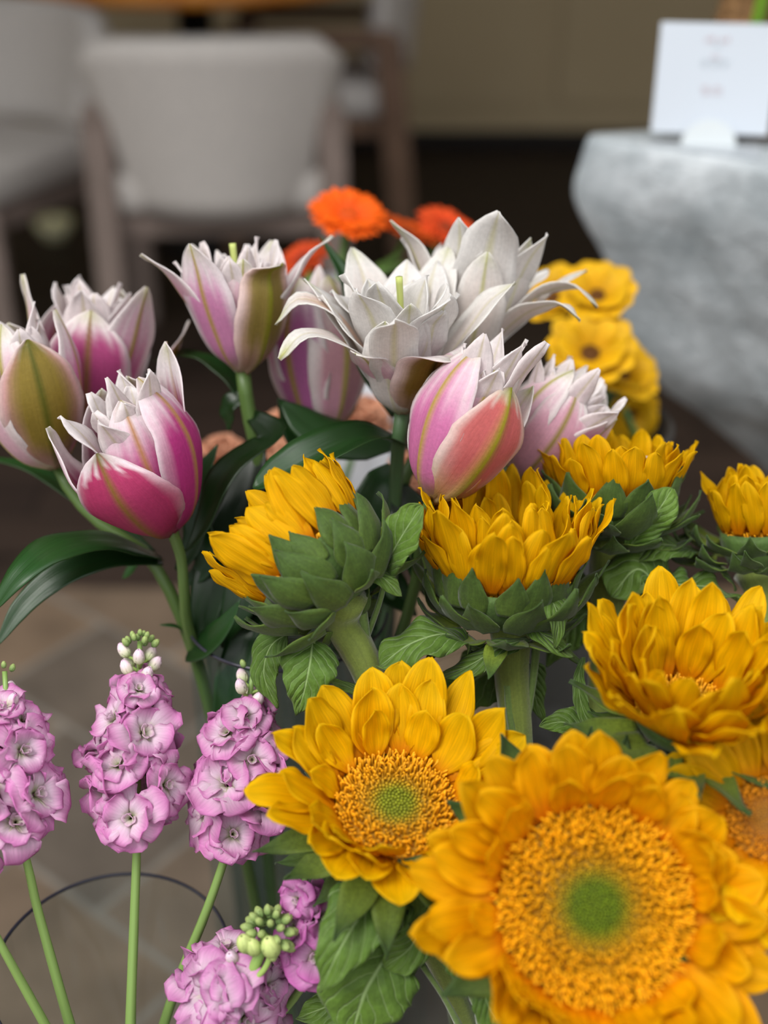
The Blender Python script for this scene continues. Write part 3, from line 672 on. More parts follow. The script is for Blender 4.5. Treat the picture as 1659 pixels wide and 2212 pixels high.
# stem with three blooms at the left
e1 = vbase(VL, -.02, .0)
L1 = lily('lily stem with three pink-white double blooms reaching left of the vase, deepest pink in front', e1)
bloom(L1, e1, (368, 1150, .735), (235, 815, .70), [
    dict(phi=-6, W=.31, col={**DEEP, 'green': .0, 'co': (196, 66, 116), 'rib': (150, 116, 50), 'tipg': .95, 'tipc': (110, 106, 36), 'rw': .10, 'out_t': .97, 'e0': .74, 'e1': 1.12}, hs=.68, rs=1.18, rib=.002, shape=clmix(BUD, HALF, .45), bend=-.10),
    dict(phi=72, W=.26, col={**DEEP, 'co': (206, 66, 146), 'rib': (206, 160, 90)}, hs=.98, rs=1.08),
    dict(phi=-80, W=.24, col={**DEEP, 'co': (204, 74, 144)}, hs=.84, rs=1.25, shape=clmix(BUD, HALF, .7)),
    dict(phi=130, W=.21, col=DEEP, shape=HALF, hs=1.06, rs=.95), dict(phi=20, W=.23, col={**DEEP, 'out_t': .5, 'co': (214, 90, 158)}, hs=.90, rs=.92), dict(phi=180, W=.22, col=DEEP, hs=.95), dict(phi=-130, W=.21, col=DEEP, hs=.93)],
    inner=18, ih=(.8, 1.02), ir=(.25, .85), iw=.12, rs=1.12, imix=(.3, 1), icol=dict(ci=(178, 34, 112), co=(232, 170, 204), in_t=.30, e0=.15, e1=.6), ilean=lambda p: .06 * math.sin(p))
bloom(L1, e1, (118, 1010, .77), (20, 690, .75), [
    dict(phi=22, W=.29, col={**GREEN, 'out_t': 1.0}, hs=.86, rs=1.12, shape=clmix(BUD, HALF, .5)), dict(phi=-55, W=.24, col=PALE, hs=.9, rs=1.05), dict(phi=85, W=.22, col=PINK, hs=1.0, rs=1.0, shape=clmix(BUD, HALF, .5)),
    dict(phi=-110, W=.22, col=PINK, rs=1.05), dict(phi=-20, W=.22, col=PALE, hs=1.0, rs=.82), dict(phi=180, W=.22, col=PINK)],
    inner=16, rs=.9, ih=(.9, 1.1), iw=.125, icol=dict(ci=(236, 200, 214), co=(242, 226, 230)))
bloom(L1, e1, (188, 930, .82), (212, 608, .81), [
    dict(phi=-8, W=.30, col={**PINK, 'co': (196, 84, 142), 'rib': (150, 110, 60), 'e1': 1.0, 'e0': .7, 'out_t': .75, 'base': (180, 70, 120)}, hs=.80, rs=1.2, shape=clmix(BUD, HALF, .5)),
    dict(phi=75, W=.16, col={**GREEN}, hs=.80, rs=1.5, shape=HALF), dict(phi=-80, W=.20, col=PALE, hs=.98, rs=1.2, shape=HALF), dict(phi=35, W=.22, col={**PINK, 'out_t': .5}, hs=.98, rs=1.1, shape=HALF),
    dict(phi=140, W=.2, col=PINK), dict(phi=-140, W=.2, col=PINK)], inner=14, rs=1.25, ih=(.9, 1.05), iw=.15, icol=dict(ci=(220, 110, 168), co=(240, 206, 222)), imix=(.5, 1))
lstem(L1, e1, pl((120, 1000, .775), (150, 1060, .775), (215, 1130, .775), (310, 1190, .775), (352, 1250, .775), (405, 1370, .785), (470, 1600, .80)) + [e1], [.0035, .004, .0038, .0042, .0048, .0055, .006])
lstem(L1, e1, pl((372, 1146, .738), (390, 1200, .745), (397, 1270, .755), (403, 1340, .77), (420, 1400, .785)), [.0036, .0032, .0034, .0036, .0036], (92, 118, 60))
lstem(L1, e1, pl((186, 900, .82), (200, 1000, .83), (300, 1185, .79)), [.003, .003])
leaf(pl((345, 1205, .775), (250, 1168, .75), (130, 1175, .72), (40, 1240, .70), (-20, 1330, .70)), .0145, M_LEAFL, L1, e1, D(.1, .9, .5), LEAFL(-6), fold=.2, cup=.3, wave=.0008)
leaf(pl((350, 1212, .775), (240, 1205, .755), (120, 1250, .74), (50, 1310, .735), (-10, 1400, .73)), .009, M_LEAFL, L1, e1, D(.3, .6, .7), LEAFL(6), fold=.2)
leaf(pl((330, 1195, .785), (190, 1090, .80), (60, 1010, .82), (-50, 985, .83)), .008, M_LEAFL, L1, e1, D(0, .9, .4), LEAFL(0), fold=.2)
leaf(pl((385, 1235, .78), (420, 1170, .775), (425, 1060, .77), (470, 960, .77)), .009, M_LEAFL, L1, e1, D(-.4, .3, .9), LEAFL(4), fold=.25)
leaf(pl((400, 1260, .785), (438, 1230, .78), (440, 1150, .775), (410, 1080, .775)), .0075, M_LEAFL, L1, e1, D(-.2, .2, .9), LEAFL(-8), fold=.2)
leaf(pl((410, 1380, .785), (380, 1355, .775), (345, 1350, .77)), .0028, M_LEAFL, L1, e1, D(0, .9, .4), LEAFL(-4), fold=.3)
leaf(pl((408, 1405, .785), (450, 1390, .765), (495, 1340, .75), (520, 1295, .745)), .0115, M_LEAFL, L1, e1, D(-.2, .5, .8), LEAFL(-2), fold=.2, pname='heart')
leaf(pl((325, 1195, .79), (300, 1215, .80), (265, 1250, .81)), .006, M_LEAFL, L1, e1, D(0, .6, .7), LEAFL(-10))
leaf(pl((60, 1360, .80), (75, 1352, .80), (95, 1362, .80)), .002, M_LEAFL, L1, e1, D(0, .6, .7), LEAFL(2)) if False else None

# stem with the upright pink-olive bloom
e2 = vbase(VL, .0, .02)
L2 = lily('lily stem with one upright white-pink bloom, olive outer petal, below the grey chair', e2)
bloom(L2, e2, (524, 806, .785), (502, 520, .77), [
    dict(phi=42, W=.27, shape=[(.02, 0), (.17, .10), (.28, .33), (.33, .58), (.33, .74), (.46, .80)], col={**GREEN, 'co': (208, 170, 150), 'olive': (150, 132, 60), 'e0': .6, 'tipc': (176, 176, 70), 'rib': (150, 152, 40)}, rs=1.18, rib=.0022),
    dict(phi=-32, W=.23, shape=HALF, col={**PINK, 'co': (222, 150, 194), 'eo': (242, 232, 234), 'rib': (186, 160, 60), 'rw': .06, 'e1': 1.0}, hs=.98, rs=1.15),
    dict(phi=-78, W=.24, shape=FLARE, col={**PINK, 'co': (236, 190, 208), 'ci': (190, 50, 110), 'rib': (196, 190, 90)}, hs=.95, rs=1.05), dict(phi=98, W=.24, shape=FLARE, col={**PALE}, hs=1.02, rs=1.15),
    dict(phi=150, W=.24, shape=HALF, col=PINK), dict(phi=-140, W=.24, shape=HALF, col=PINK), dict(phi=8, W=.2, shape=HALF, col={**PALE, 'e0': .2}, hs=.85, rs=.95)],
    inner=20, rs=1.2, ih=(.84, 1.06), iw=.11, ir=(.3, 1.05), imix=(.5, 1.0), icol=dict(ci=(236, 180, 204), co=(240, 218, 226)), pistil=True)
lstem(L2, e2, pl((524, 800, .785), (532, 860, .79), (545, 930, .795), (568, 1030, .80), (560, 1200, .80), (560, 1450, .80)) + [e2], [.0048, .0046, .0042, .0042, .0048])
for a in ((pl((545, 900, .79), (590, 940, .775), (500, 1010, .76), (420, 1170, .755), (395, 1200, .76)), .013, D(-.5, .6, .6), 18), (pl((560, 960, .80), (520, 1100, .79), (470, 1220, .78), (430, 1420, .78)), .016, D(-.3, .3, .9), 16), (pl((540, 880, .80), (480, 800, .81), (400, 765, .82), (330, 780, .83)), .008, D(0, .9, .4), 4),
          (pl((565, 1030, .80), (580, 1150, .775), (520, 1300, .77), (480, 1400, .775)), .016, D(-.2, .2, .9), 18), (pl((560, 1010, .80), (640, 1120, .79), (640, 1250, .79)), .012, D(.2, .3, .9), 14), (pl((535, 850, .80), (500, 870, .80), (495, 930, .81)), .007, D(-.5, .2, .8), 14),
          (pl((575, 1240, .80), (545, 1350, .775), (500, 1500, .77), (470, 1650, .775)), .013, D(-.2, .2, .9), 0), (pl((600, 1150, .81), (760, 1200, .80), (900, 1330, .80)), .018, D(0, .5, .8), 16), (pl((600, 1250, .81), (720, 1330, .80), (840, 1480, .80)), .018, D(0, .4, .8), 18)):
    leaf(a[0], a[1], M_LEAFL, L2, e2, a[2], LEAFL(a[3]), fold=.22, wave=.0008)

# closed pink bloom behind
e3 = vbase(VL, .02, .03)
L3 = lily('lily with a tall closed pink bloom standing behind the olive-petalled one', e3)
bloom(L3, e3, (700, 945, .84), (668, 600, .84), [dict(phi=-30, W=.25, col={**PINK, 'co': (204, 120, 180)}, rs=.9), dict(phi=40, W=.25, col={**PALE, 'co': (228, 170, 196), 'green': .25}, rs=.95), dict(phi=95, W=.22, col={**GREEN, 'green': .6}, rs=.9), dict(phi=-85, W=.22, col=PINK, rs=.9), dict(phi=160, W=.22, col=PINK), dict(phi=-150, W=.22, col=PINK)],
      inner=8, rs=.74, icol=dict(ci=(226, 150, 190), co=(240, 210, 222)))
lstem(L3, e3, pl((700, 940, .84), (700, 1050, .83), (690, 1200, .82)) + [e3], [.004, .004, .005])
leaf(pl((700, 1020, .83), (660, 960, .82), (620, 890, .815), (600, 860, .81)), .012, M_LEAFL, L3, e3, D(.2, .4, .9), LEAFL(4), fold=.15)
leaf(pl((850, 960, .80), (760, 950, .80), (690, 930, .80), (605, 868, .80)), .0165, M_LEAFL, L3, e3, D(.1, .6, .8), LEAFL(2), fold=.15, cup=.3)

# white stem in the middle
e4 = vbase(VL, .045, .0)
L4 = lily('lily stem carrying the fully open white double blooms at the centre', e4)
bloom(L4, e4, (868, 892, .755), (862, 590, .715), [
    dict(phi=36, W=.27, shape=[(.02, 0), (.17, .12), (.29, .33), (.37, .5), (.47, .58), (.60, .57)], col={**GREEN, 'co': (226, 190, 170), 'olive': (150, 120, 30), 'e0': .62, 'e1': .95, 'rib': (70, 66, 20)}, cup=1.0, rs=1.1),
    dict(phi=-62, W=.17, shape=RECURVE, col={**WHITE, 'tipc': (190, 192, 60), 'tipg': .95}, rs=1.05, cup=.2), dict(phi=-84, W=.15, shape=RECURVE, col={**WHITE, 'ci': (238, 206, 190), 'tipg': .9}, rs=1.0, hs=1.22, cup=.15), dict(phi=-30, W=.20, shape=FLARE, col={**PALE, 'rib': (170, 164, 56)}, hs=.62, rs=.8),
    dict(phi=100, W=.2, shape=FLARE, col=WHITE, hs=.9), dict(phi=150, W=.2, shape=FLARE, col=WHITE), dict(phi=-150, W=.2, shape=FLARE, col=WHITE),
    dict(phi=-18, W=.19, shape=HALF, col={**WIN}, hs=.80, rs=.95, pname='inner', cup=.5), dict(phi=-100, W=.15, shape=FLARE, col=WIN, hs=.95, rs=1.0, cup=.2),
    dict(phi=12, W=.17, shape=INH, col=WIN, hs=.92, rs=1.1, cup=.3)],
    inner=15, rs=1.2, ih=(.84, 1.06), iw=.19, ir=(.25, .92), imix=(.4, 1.0), ishape=FLARE, ibase=INH, icol=WIN, pistil=True)
bloom(L4, e4, (1000, 800, .80), (1040, 510, .795), [
    dict(phi=70, W=.17, shape=RECURVE, col={**WHITE, 'tipg': .7}, rs=1.1, hs=1.0, cup=.2), dict(phi=100, W=.15, shape=FLARE, col=WHITE, rs=1.3, hs=.9, cup=.2), dict(phi=50, W=.16, shape=RECURVE, col={**WHITE, 'tipg': .9}, rs=1.1, hs=.75, cup=.3),
    dict(phi=-70, W=.17, shape=FLARE, col={**WHITE, 'tipg': .7}, rs=1.1, hs=1.0), dict(phi=180, W=.2, shape=HALF, col=WHITE), dict(phi=0, W=.2, shape=HALF, col=WHITE, hs=.8), dict(phi=40, W=.19, shape=HALF, col=WIN, hs=.98, rs=1.1, cup=.4)],
    inner=15, rs=1.35, ih=(.82, 1.08), iw=.19, ir=(.3, 1.05), imix=(.3, 1.0), ishape=FLARE, ibase=INH, icol=WIN)
lstem(L4, e4, pl((868, 890, .755), (860, 960, .765), (855, 1040, .775), (850, 1150, .79), (840, 1300, .80), (800, 1450, .80)) + [e4], [.0046, .0036, .0036, .0038, .0048], (86, 116, 76))
lstem(L4, e4, pl((1000, 795, .80), (960, 900, .80), (880, 1020, .79), (852, 1120, .79)), [.0042, .004, .004])
leaf(pl((872, 962, .765), (800, 945, .745), (700, 985, .73), (620, 1025, .725), (548, 1056, .72)), .0165, M_LEAFL, L4, e4, D(-.15, .75, .65), LEAFL(6), fold=.3, pname='broad', cup=-.2)
leaf(pl((850, 1010, .79), (825, 1050, .785), (800, 1110, .785), (770, 1190, .79)), .014, M_LEAFL, L4, e4, D(.2, .3, .9), LEAFL(-6), fold=.2)
leaf(pl((850, 900, .80), (790, 800, .80), (745, 600, .81), (692, 512, .82)), .0075, M_LEAFL, L4, e4, D(.3, .6, .7), LEAFL(2), fold=.3)
leaf(pl((855, 1060, .785), (810, 1130, .79), (720, 1220, .80)), .016, M_LEAFL, L4, e4, D(-.3, .4, .9), LEAFL(10), fold=.2)
leaf(pl((860, 1050, .785), (900, 1150, .78), (930, 1300, .78)), .016, M_LEAFL, L4, e4, D(.3, .4, .9), LEAFL(16), fold=.2)

e5 = vbase(VL, .05, .025)
L5 = lily('lily stem with pink bud-shaped blooms leaning right over the sunflowers', e5)
SALM = dict(co=(222, 118, 116), eo=(242, 220, 212), rib=(176, 176, 30), rw=.13, e0=.55, e1=1.0, out_t=.93, base=(226, 216, 150), basew=.22, tipg=.9, tipc=(150, 156, 34))
bloom(L5, e5, (935, 1078, .715), (1062, 770, .70), [
    dict(phi=14, W=.30, col=SALM, hs=.88, rs=1.10, rib=.003, shape=clmix(BUD, HALF, .35)), dict(phi=-58, W=.25, col={**PINK, 'co': (226, 132, 186), 'rib': (196, 172, 66), 'rw': .08, 'e0': .7, 'e1': 1.0}, hs=1.04, rs=1.06, rib=.003),
    dict(phi=-100, W=.2, col=PALE, rs=.84), dict(phi=72, W=.22, col={**SALM, 'co': (222, 110, 90), 'eo': (226, 150, 80), 'green': .2}, hs=.84, rs=1.02), dict(phi=110, W=.2, shape=HALF, col={**PALE, 'tipg': .9, 'rib': (176, 176, 40), 'rw': .09}, hs=.92, rs=.98),
    dict(phi=160, W=.2, shape=HALF, col=PALE), dict(phi=-150, W=.22, col=PALE), dict(phi=-12, W=.2, shape=BUD, col={**PINK, 'e0': .3, 'out_t': .5, 'co': (232, 150, 186)}, hs=.98, rs=.85)],
    inner=20, rs=1.02, ih=(.92, 1.18), iw=.125, ir=(.3, .86), imix=(.4, 1.0), icol=dict(ci=(232, 150, 188), co=(241, 216, 224), in_t=.3), ilean=lambda p: .06 * math.sin(p))
bloom(L5, e5, (1110, 1035, .775), (1262, 812, .765), [
    dict(phi=-15, W=.26, col={**PALE, 'co': (232, 178, 196), 'rib': (160, 146, 50), 'rw': .045, 'e1': 1.05, 'e0': .75, 'out_t': .8}, rs=1.2, hs=.92), dict(phi=60, W=.16, col={**PALE, 'tipg': .95}, rs=1.5, shape=FLARE, hs=.86), dict(phi=-70, W=.25, col=PALE, rs=1.15), dict(phi=30, W=.22, col=PINK, rs=1.1, shape=HALF, hs=.85),
    dict(phi=120, W=.22, shape=HALF, col=PALE), dict(phi=180, W=.25, col=PALE)], inner=20, rs=1.25, ih=(.9, 1.12), iw=.10, ir=(.3, 1.1), imix=(.5, 1.0), icol=dict(ci=(226, 156, 196), co=(240, 220, 228)))
lstem(L5, e5, pl((933, 1075, .716), (915, 1130, .735), (900, 1250, .77), (860, 1400, .79)) + [e5], [.0036, .004, .0046, .005])
lstem(L5, e5, pl((1108, 1036, .775), (1050, 1090, .775), (960, 1180, .775), (900, 1270, .775)), [.004, .004])

# ------------------------------------------------------------------ sunflowers
def sv(dx, dy): return vbase(VS, dx, dy)
# side-on flower at the left
R1, l1, f1 = sunflower('sunflower seen from the side, tilted left, above the hairy curved stem', (684, 1215, .69), D(-.68, .70, -.22), .037,
    [dict(n=26, r=1.0, L=.041, W=.0086, e0=68, e1=86), dict(n=24, r=.84, L=.043, W=.008, e0=76, e1=92, off=.5), dict(n=14, r=1.0, L=.035, W=.008, e0=62, e1=98), dict(n=14, r=.6, L=.041, W=.0075, e0=80, e1=95)],
    [dict(n=14, L=.027, W=.0095, e0=72, e1=86, r=1.03, h=-.30), dict(n=13, L=.034, W=.0115, e0=42, e1=84, r=.92, h=-.62, off=.5), dict(n=10, L=.034, W=.011, e0=12, e1=66, r=.62, h=-.9), dict(n=5, L=.026, W=.008, e0=-10, e1=10, r=.6, h=-.9)],
    pl((735, 1345, .70), (770, 1400, .70), (815, 1500, .70), (840, 1560, .70), (900, 1750, .70)) + [sv(-.05, 0)], None, (.0062, .0066), hairs=900)
R2, l2, f2 = sunflower('half-open sunflower standing upright just below the pink lily', (1090, 1236, .71), D(.02, .93, .30), .0385,
    [dict(n=24, r=1.0, L=.048, W=.0088, e0=62, e1=80), dict(n=22, r=.85, L=.050, W=.0085, e0=76, e1=88, off=.5), dict(n=14, r=.98, L=.040, W=.008, e0=60, e1=74), dict(n=12, r=.6, L=.046, W=.008, e0=80, e1=92)],
    [dict(n=14, L=.030, W=.0095, e0=74, e1=88, r=1.03, h=-.30), dict(n=13, L=.036, W=.0115, e0=42, e1=86, r=.92, h=-.62, off=.5), dict(n=10, L=.034, W=.011, e0=8, e1=66, r=.62, h=-.9), dict(n=6, L=.028, W=.007, e0=-20, e1=-30, r=.7, h=-.85)],
    pl((1092, 1330, .715), (1105, 1450, .715), (1118, 1580, .715), (1130, 1750, .715)) + [sv(-.02, .02)], None, (.0064, .0068), hairs=900)
R3, l3, f3 = sunflower('sunflower at the back right of the bunch, under the stone table edge', (1318, 1072, .76), D(.03, .96, .12), .034,
    [dict(n=22, r=1.0, L=.036, W=.0088, e0=56, e1=72), dict(n=18, r=.85, L=.038, W=.0085, e0=72, e1=88, off=.5)],
    [dict(n=12, L=.032, W=.0105, e0=66, e1=78, r=1.03, h=-.30), dict(n=12, L=.036, W=.012, e0=36, e1=74, r=.90, h=-.65, off=.5), dict(n=10, L=.036, W=.011, e0=4, e1=50, r=.62, h=-.92), dict(n=7, L=.03, W=.006, e0=20, e1=25, r=1.0, h=-.6)],
    pl((1318, 1180, .76), (1312, 1290, .76), (1308, 1400, .76), (1280, 1600, .75)) + [sv(.0, .05)], None, (.0068, .0068), hairs=700)
R4, l4, f4 = sunflower('small barely open sunflower cut by the right edge', (1626, 1145, .755), D(-.06, .96, .2), .0185,
    [dict(n=14, r=1.0, L=.034, W=.0075, e0=70, e1=82), dict(n=10, r=.7, L=.036, W=.007, e0=80, e1=90, off=.5)],
    [dict(n=12, L=.026, W=.0085, e0=20, e1=100, r=1.3, h=-.6), dict(n=13, L=.034, W=.009, e0=0, e1=75, r=1.2, h=-1.1, off=.5), dict(n=9, L=.03, W=.006, e0=10, e1=70, r=1.5, h=-.9)],
    pl((1645, 1260, .755), (1640, 1340, .755), (1560, 1500, .75), (1430, 1700, .73)) + [sv(.04, .04)], None, (.0066, .0066), recept=1.6, hairs=300)
R5, l5, f5 = sunflower('ruffled sunflower cut by the right edge, above the largest one', (1482, 1528, .635), D(.05, .83, .55), .026,
    [dict(n=22, r=1.0, L=.054, W=.0112, e0=36, e1=60), dict(n=18, r=.92, L=.052, W=.0105, e0=54, e1=76, off=.5), dict(n=14, r=.8, L=.044, W=.010, e0=66, e1=92)],
    [dict(n=14, L=.040, W=.009, e0=0, e1=36, r=.9, h=-.5), dict(n=12, L=.038, W=.009, e0=-20, e1=16, r=.7, h=-.8, off=.5)],
    pl((1455, 1640, .655), (1430, 1750, .67), (1350, 1900, .69)) + [sv(.03, -.02)], None, (.006, .006))
R6, l6, f6 = sunflower('open sunflower with a green-centred golden disc, left of the largest one', (855, 1738, .645), D(.06, .72, .69), .032,
    [dict(n=20, r=1.0, L=.050, W=.0118, e0=22, e1=44, mod=lambda p, L, a, b: ((L * (1 - .42 * float(smooth(-.05, .7, math.cos(p)))), a - 2, b - 8) if math.cos(p) > -.05 else (L, a + 12, b + 14) if math.cos(p) < -.3 else (L, a, b))),
     dict(n=15, r=.95, L=.042, W=.0112, e0=40, e1=66, off=.5, mod=lambda p, L, a, b: (L * (.8 if math.cos(p) > .3 else 1), a, b)), dict(n=7, r=.95, L=.030, W=.010, e0=55, e1=80)],
    [dict(n=14, L=.042, W=.0095, e0=-4, e1=26, r=.9, h=-.5), dict(n=12, L=.040, W=.0095, e0=-25, e1=5, r=.7, h=-.8, off=.5)],
    pl((868, 1880, .675), (890, 1960, .69), (960, 2100, .70)) + [sv(-.04, -.02)], None, (.0062, .0062), florets=900, dome=.15, fl_len=1.15)
def m7(p, L, a, b):
    c = math.cos(p); L = L * (1 - .36 * math.exp(-((math.degrees(p) % 360 - 138) / 34) ** 2))
    if c > .55: return L * 1.05, a + 24, b + 44
    if c < -.2: return L * 1.0, a - 2, b - 2
    return L * 1.06, a - 2, b - 2
R7, l7, f7 = sunflower('largest sunflower, face-on in the bottom right corner with green-centred disc', (1284, 1958, .585), D(-.02, .27, .96), .0455,
    [dict(n=24, r=1.0, L=.045, W=.0118, e0=22, e1=40, mod=m7), dict(n=21, r=.98, L=.041, W=.0108, e0=36, e1=56, off=.5, mod=m7), dict(n=14, r=.97, L=.034, W=.0098, e0=50, e1=88)],
    [dict(n=15, L=.05, W=.012, e0=-5, e1=16, r=.9, h=-.4), dict(n=12, L=.045, W=.011, e0=-25, e1=0, r=.7, h=-.7, off=.5)],
    pl((1290, 2050, .64), (1280, 2150, .67), (1250, 2300, .69)) + [sv(.0, -.04)], None, (.0075, .0075), florets=2600, dome=.16, fl_len=1.2, pcols=dict(base=(238, 132, 0), mid=(255, 182, 0), tip=(255, 192, 2)), dcol=((92, 112, 8), (206, 146, 4), (240, 172, 6)))
R8, l8, f8 = sunflower('sunflower cut by the right edge, right of the largest one', (1662, 1768, .60), D(-.40, .42, .80), .021,
    [dict(n=18, r=1.0, L=.043, W=.0115, e0=14, e1=26), dict(n=14, r=.95, L=.040, W=.0105, e0=30, e1=46, off=.5)],
    [dict(n=12, L=.038, W=.009, e0=-5, e1=16, r=.9, h=-.5)],
    pl((1680, 1850, .65), (1640, 1980, .675), (1500, 2200, .70)) + [sv(.05, -.01)], None, (.006, .006), florets=500, dcol=((150, 100, 20), (176, 110, 16), (210, 136, 14)))
# sunflower leaves (each belongs to the stem it grows from)
TO = D(0, .25, .97)
def L_(root, loc, pts, Wpx, up=TO, stalk=None, **kw):
    d = pts[0][2]; sleaf(root, loc, pl(*pts), Wpx * d / F_, up, **kw)
    if stalk: petiole(root, loc, pl(*stalk))
L_(R1, l1, [(676, 1388, .685), (668, 1440, .675), (655, 1500, .675), (640, 1545, .68)], 62, D(.1, .3, .95), [(730, 1345, .70), (690, 1352, .688), (676, 1390, .685)])
L_(R1, l1, [(620, 1370, .70), (590, 1390, .70), (570, 1450, .70), (600, 1530, .70)], 40, D(-.3, .3, .9))
L_(R1, l1, [(830, 1250, .69), (846, 1200, .675), (880, 1140, .665), (912, 1092, .662)], 48, D(-.5, .2, .8), [(790, 1380, .705), (820, 1300, .70), (835, 1240, .70)], pname='broad', fold=.45)
L_(R1, l1, [(790, 1290, .69), (812, 1240, .68), (835, 1255, .675), (868, 1288, .675)], 24, D(-.2, .8, .5), pname='lance')
L_(R1, l1, [(830, 1540, .70), (790, 1505, .695), (740, 1480, .69), (700, 1470, .685)], 26, D(0, .8, .6))
L_(R1, l1, [(840, 1560, .71), (780, 1560, .71), (720, 1540, .71)], 44, D(0, .5, .8))
L_(R2, l2, [(1015, 1395, .70), (960, 1370, .685), (890, 1390, .68), (820, 1440, .685)], 54, D(0, .75, .65), [(1105, 1480, .715), (1060, 1420, .71), (1012, 1395, .70)], pname='broad', wave=.004)
L_(R2, l2, [(870, 1560, .70), (868, 1500, .70), (880, 1440, .70)], 8, TO, pname='strap')
L_(R2, l2, [(1140, 1320, .70), (1185, 1290, .685), (1205, 1340, .675), (1200, 1400, .675)], 40, D(.3, .5, .8))
L_(R2, l2, [(1105, 1320, .70), (1150, 1355, .69), (1190, 1385, .68), (1240, 1420, .68)], 26, D(.2, .7, .7), pname='lance')
L_(R2, l2, [(1140, 1380, .70), (1080, 1400, .69), (1010, 1440, .69), (950, 1460, .70)], 32, D(-.2, .7, .6), pname='lance')
L_(R2, l2, [(1090, 1430, .73), (1040, 1460, .735), (980, 1500, .74), (930, 1520, .74)], 70, D(0, .5, .85))
L_(R2, l2, [(1150, 1430, .72), (1155, 1500, .725), (1175, 1560, .73)], 34, D(.3, .3, .9))
petiole(R2, l2, pl((1098, 1480, .708), (1104, 1560, .708), (1118, 1640, .708)), .0024); petiole(R2, l2, pl((1160, 1380, .712), (1150, 1480, .712), (1130, 1600, .712)), .0022)
L_(R3, l3, [(1290, 1300, .765), (1250, 1340, .76), (1210, 1390, .76), (1180, 1440, .76)], 50, D(0, .5, .85))
L_(R3, l3, [(1440, 1330, .75), (1415, 1260, .74), (1380, 1230, .735), (1320, 1290, .735)], 60, D(-.2, .5, .85), pname='broad', wave=.004)
L_(R3, l3, [(1300, 1300, .77), (1265, 1270, .77), (1235, 1240, .77), (1205, 1260, .77)], 26, D(0, .6, .7))
L_(R3, l3, [(1360, 1180, .735), (1400, 1130, .725), (1430, 1090, .72), (1452, 1055, .72)], 40, D(.2, .4, .9), pname='broad', fold=.3)
L_(R4, l4, [(1500, 1190, .755), (1460, 1180, .745), (1410, 1180, .74), (1370, 1210, .74)], 44, D(-.2, .7, .6), pname='broad')
L_(R4, l4, [(1420, 1255, .745), (1480, 1265, .735), (1540, 1270, .735), (1595, 1300, .74)], 46, D(0, .75, .65), wave=.005)
L_(R4, l4, [(1590, 1270, .75), (1550, 1225, .74), (1500, 1220, .735)], 30, D(0, .8, .5))
petiole(R3, l3, pl((1312, 1340, .76), (1380, 1370, .755), (1425, 1270, .745)), .002); petiole(R3, l3, pl((1312, 1330, .76), (1280, 1300, .765), (1250, 1290, .77)), .003)
L_(R5, l5, [(1300, 1560, .69), (1260, 1570, .69), (1210, 1560, .69), (1165, 1570, .69)], 48, D(-.2, .6, .8))
L_(R5, l5, [(1260, 1420, .70), (1250, 1470, .69), (1262, 1540, .68), (1300, 1600, .67)], 16, D(-.5, .4, .8), pname='lance')
L_(R5, l5, [(1330, 1640, .67), (1290, 1590, .67), (1250, 1560, .66)], 10, D(-.2, .6, .8), pname='lance')
L_(R5, l5, [(1300, 1660, .68), (1220, 1640, .68), (1140, 1650, .685)], 34, D(0, .6, .8))
L_(R6, l6, [(840, 1910, .655), (790, 1960, .63), (740, 2040, .62), (690, 2145, .625)], 82, D(-.1, .45, .9), None)
L_(R6, l6, [(910, 2080, .655), (870, 2040, .65), (800, 2120, .64), (760, 2230, .645)], 100, D(.15, .3, .95), [(1000, 2230, .67), (950, 2140, .66), (912, 2085, .655)], pname='broad')
L_(R6, l6, [(870, 1930, .655), (905, 1960, .645), (890, 2040, .64), (830, 2090, .64)], 44, D(.5, .4, .8), pname='broad', fold=.5)
L_(R6, l6, [(900, 1900, .66), (930, 1930, .65), (950, 2000, .65)], 30, D(.4, .3, .9))
L_(R6, l6, [(820, 2060, .67), (740, 2060, .67), (650, 2080, .675), (600, 2140, .68)], 60, D(-.1, .7, .7))
L_(R6, l6, [(800, 2140, .67), (720, 2170, .67), (640, 2200, .675)], 60, D(-.1, .6, .8))
L_(R6, l6, [(1080, 1690, .70), (1060, 1660, .695), (1020, 1650, .69)], 30, D(0, .5, .8))
L_(R7, l7, [(960, 2040, .64), (985, 2070, .635), (1000, 2110, .635), (1010, 2150, .64)], 34, D(-.3, .3, .9))
L_(R7, l7, [(1040, 2110, .64), (1050, 2160, .635), (1085, 2230, .635)], 36, D(-.2, .2, .95), pname='broad')
petiole(R7, l7, pl((990, 2080, .65), (1030, 2160, .65), (1050, 2260, .66)), .0035)
L_(R5, l5, [(1500, 1640, .68), (1400, 1660, .68), (1300, 1690, .685)], 60, D(0, .5, .85))
L_(R8, l8, [(1560, 1680, .67), (1480, 1700, .67), (1400, 1700, .67)], 60, D(0, .5, .85))
# small bud beside the side-on flower
G = Geo(); bp = P(782, 1312, .695); fb = Frame(bp, D(.1, .9, .2))
for k in range(8):
    shell(G, petal_grid(fb, k * .785, [(.001, -.004), (.0035, -.001), (.0045, .003), (.0035, .008), (.001, .012)], .0028, 'bract', cup=.8, rmin=.003, nu=10, nv=5), .0005, flat_col((84, 108, 50), (96, 122, 56)))
o = G.build('bud', M_BRACT, R1, l1); o['label'] = 'small closed green side bud'
petiole(R1, l1, [bp + np.array([0, 0, -.003])] + pl((790, 1370, .70), (795, 1430, .705)), .0024)

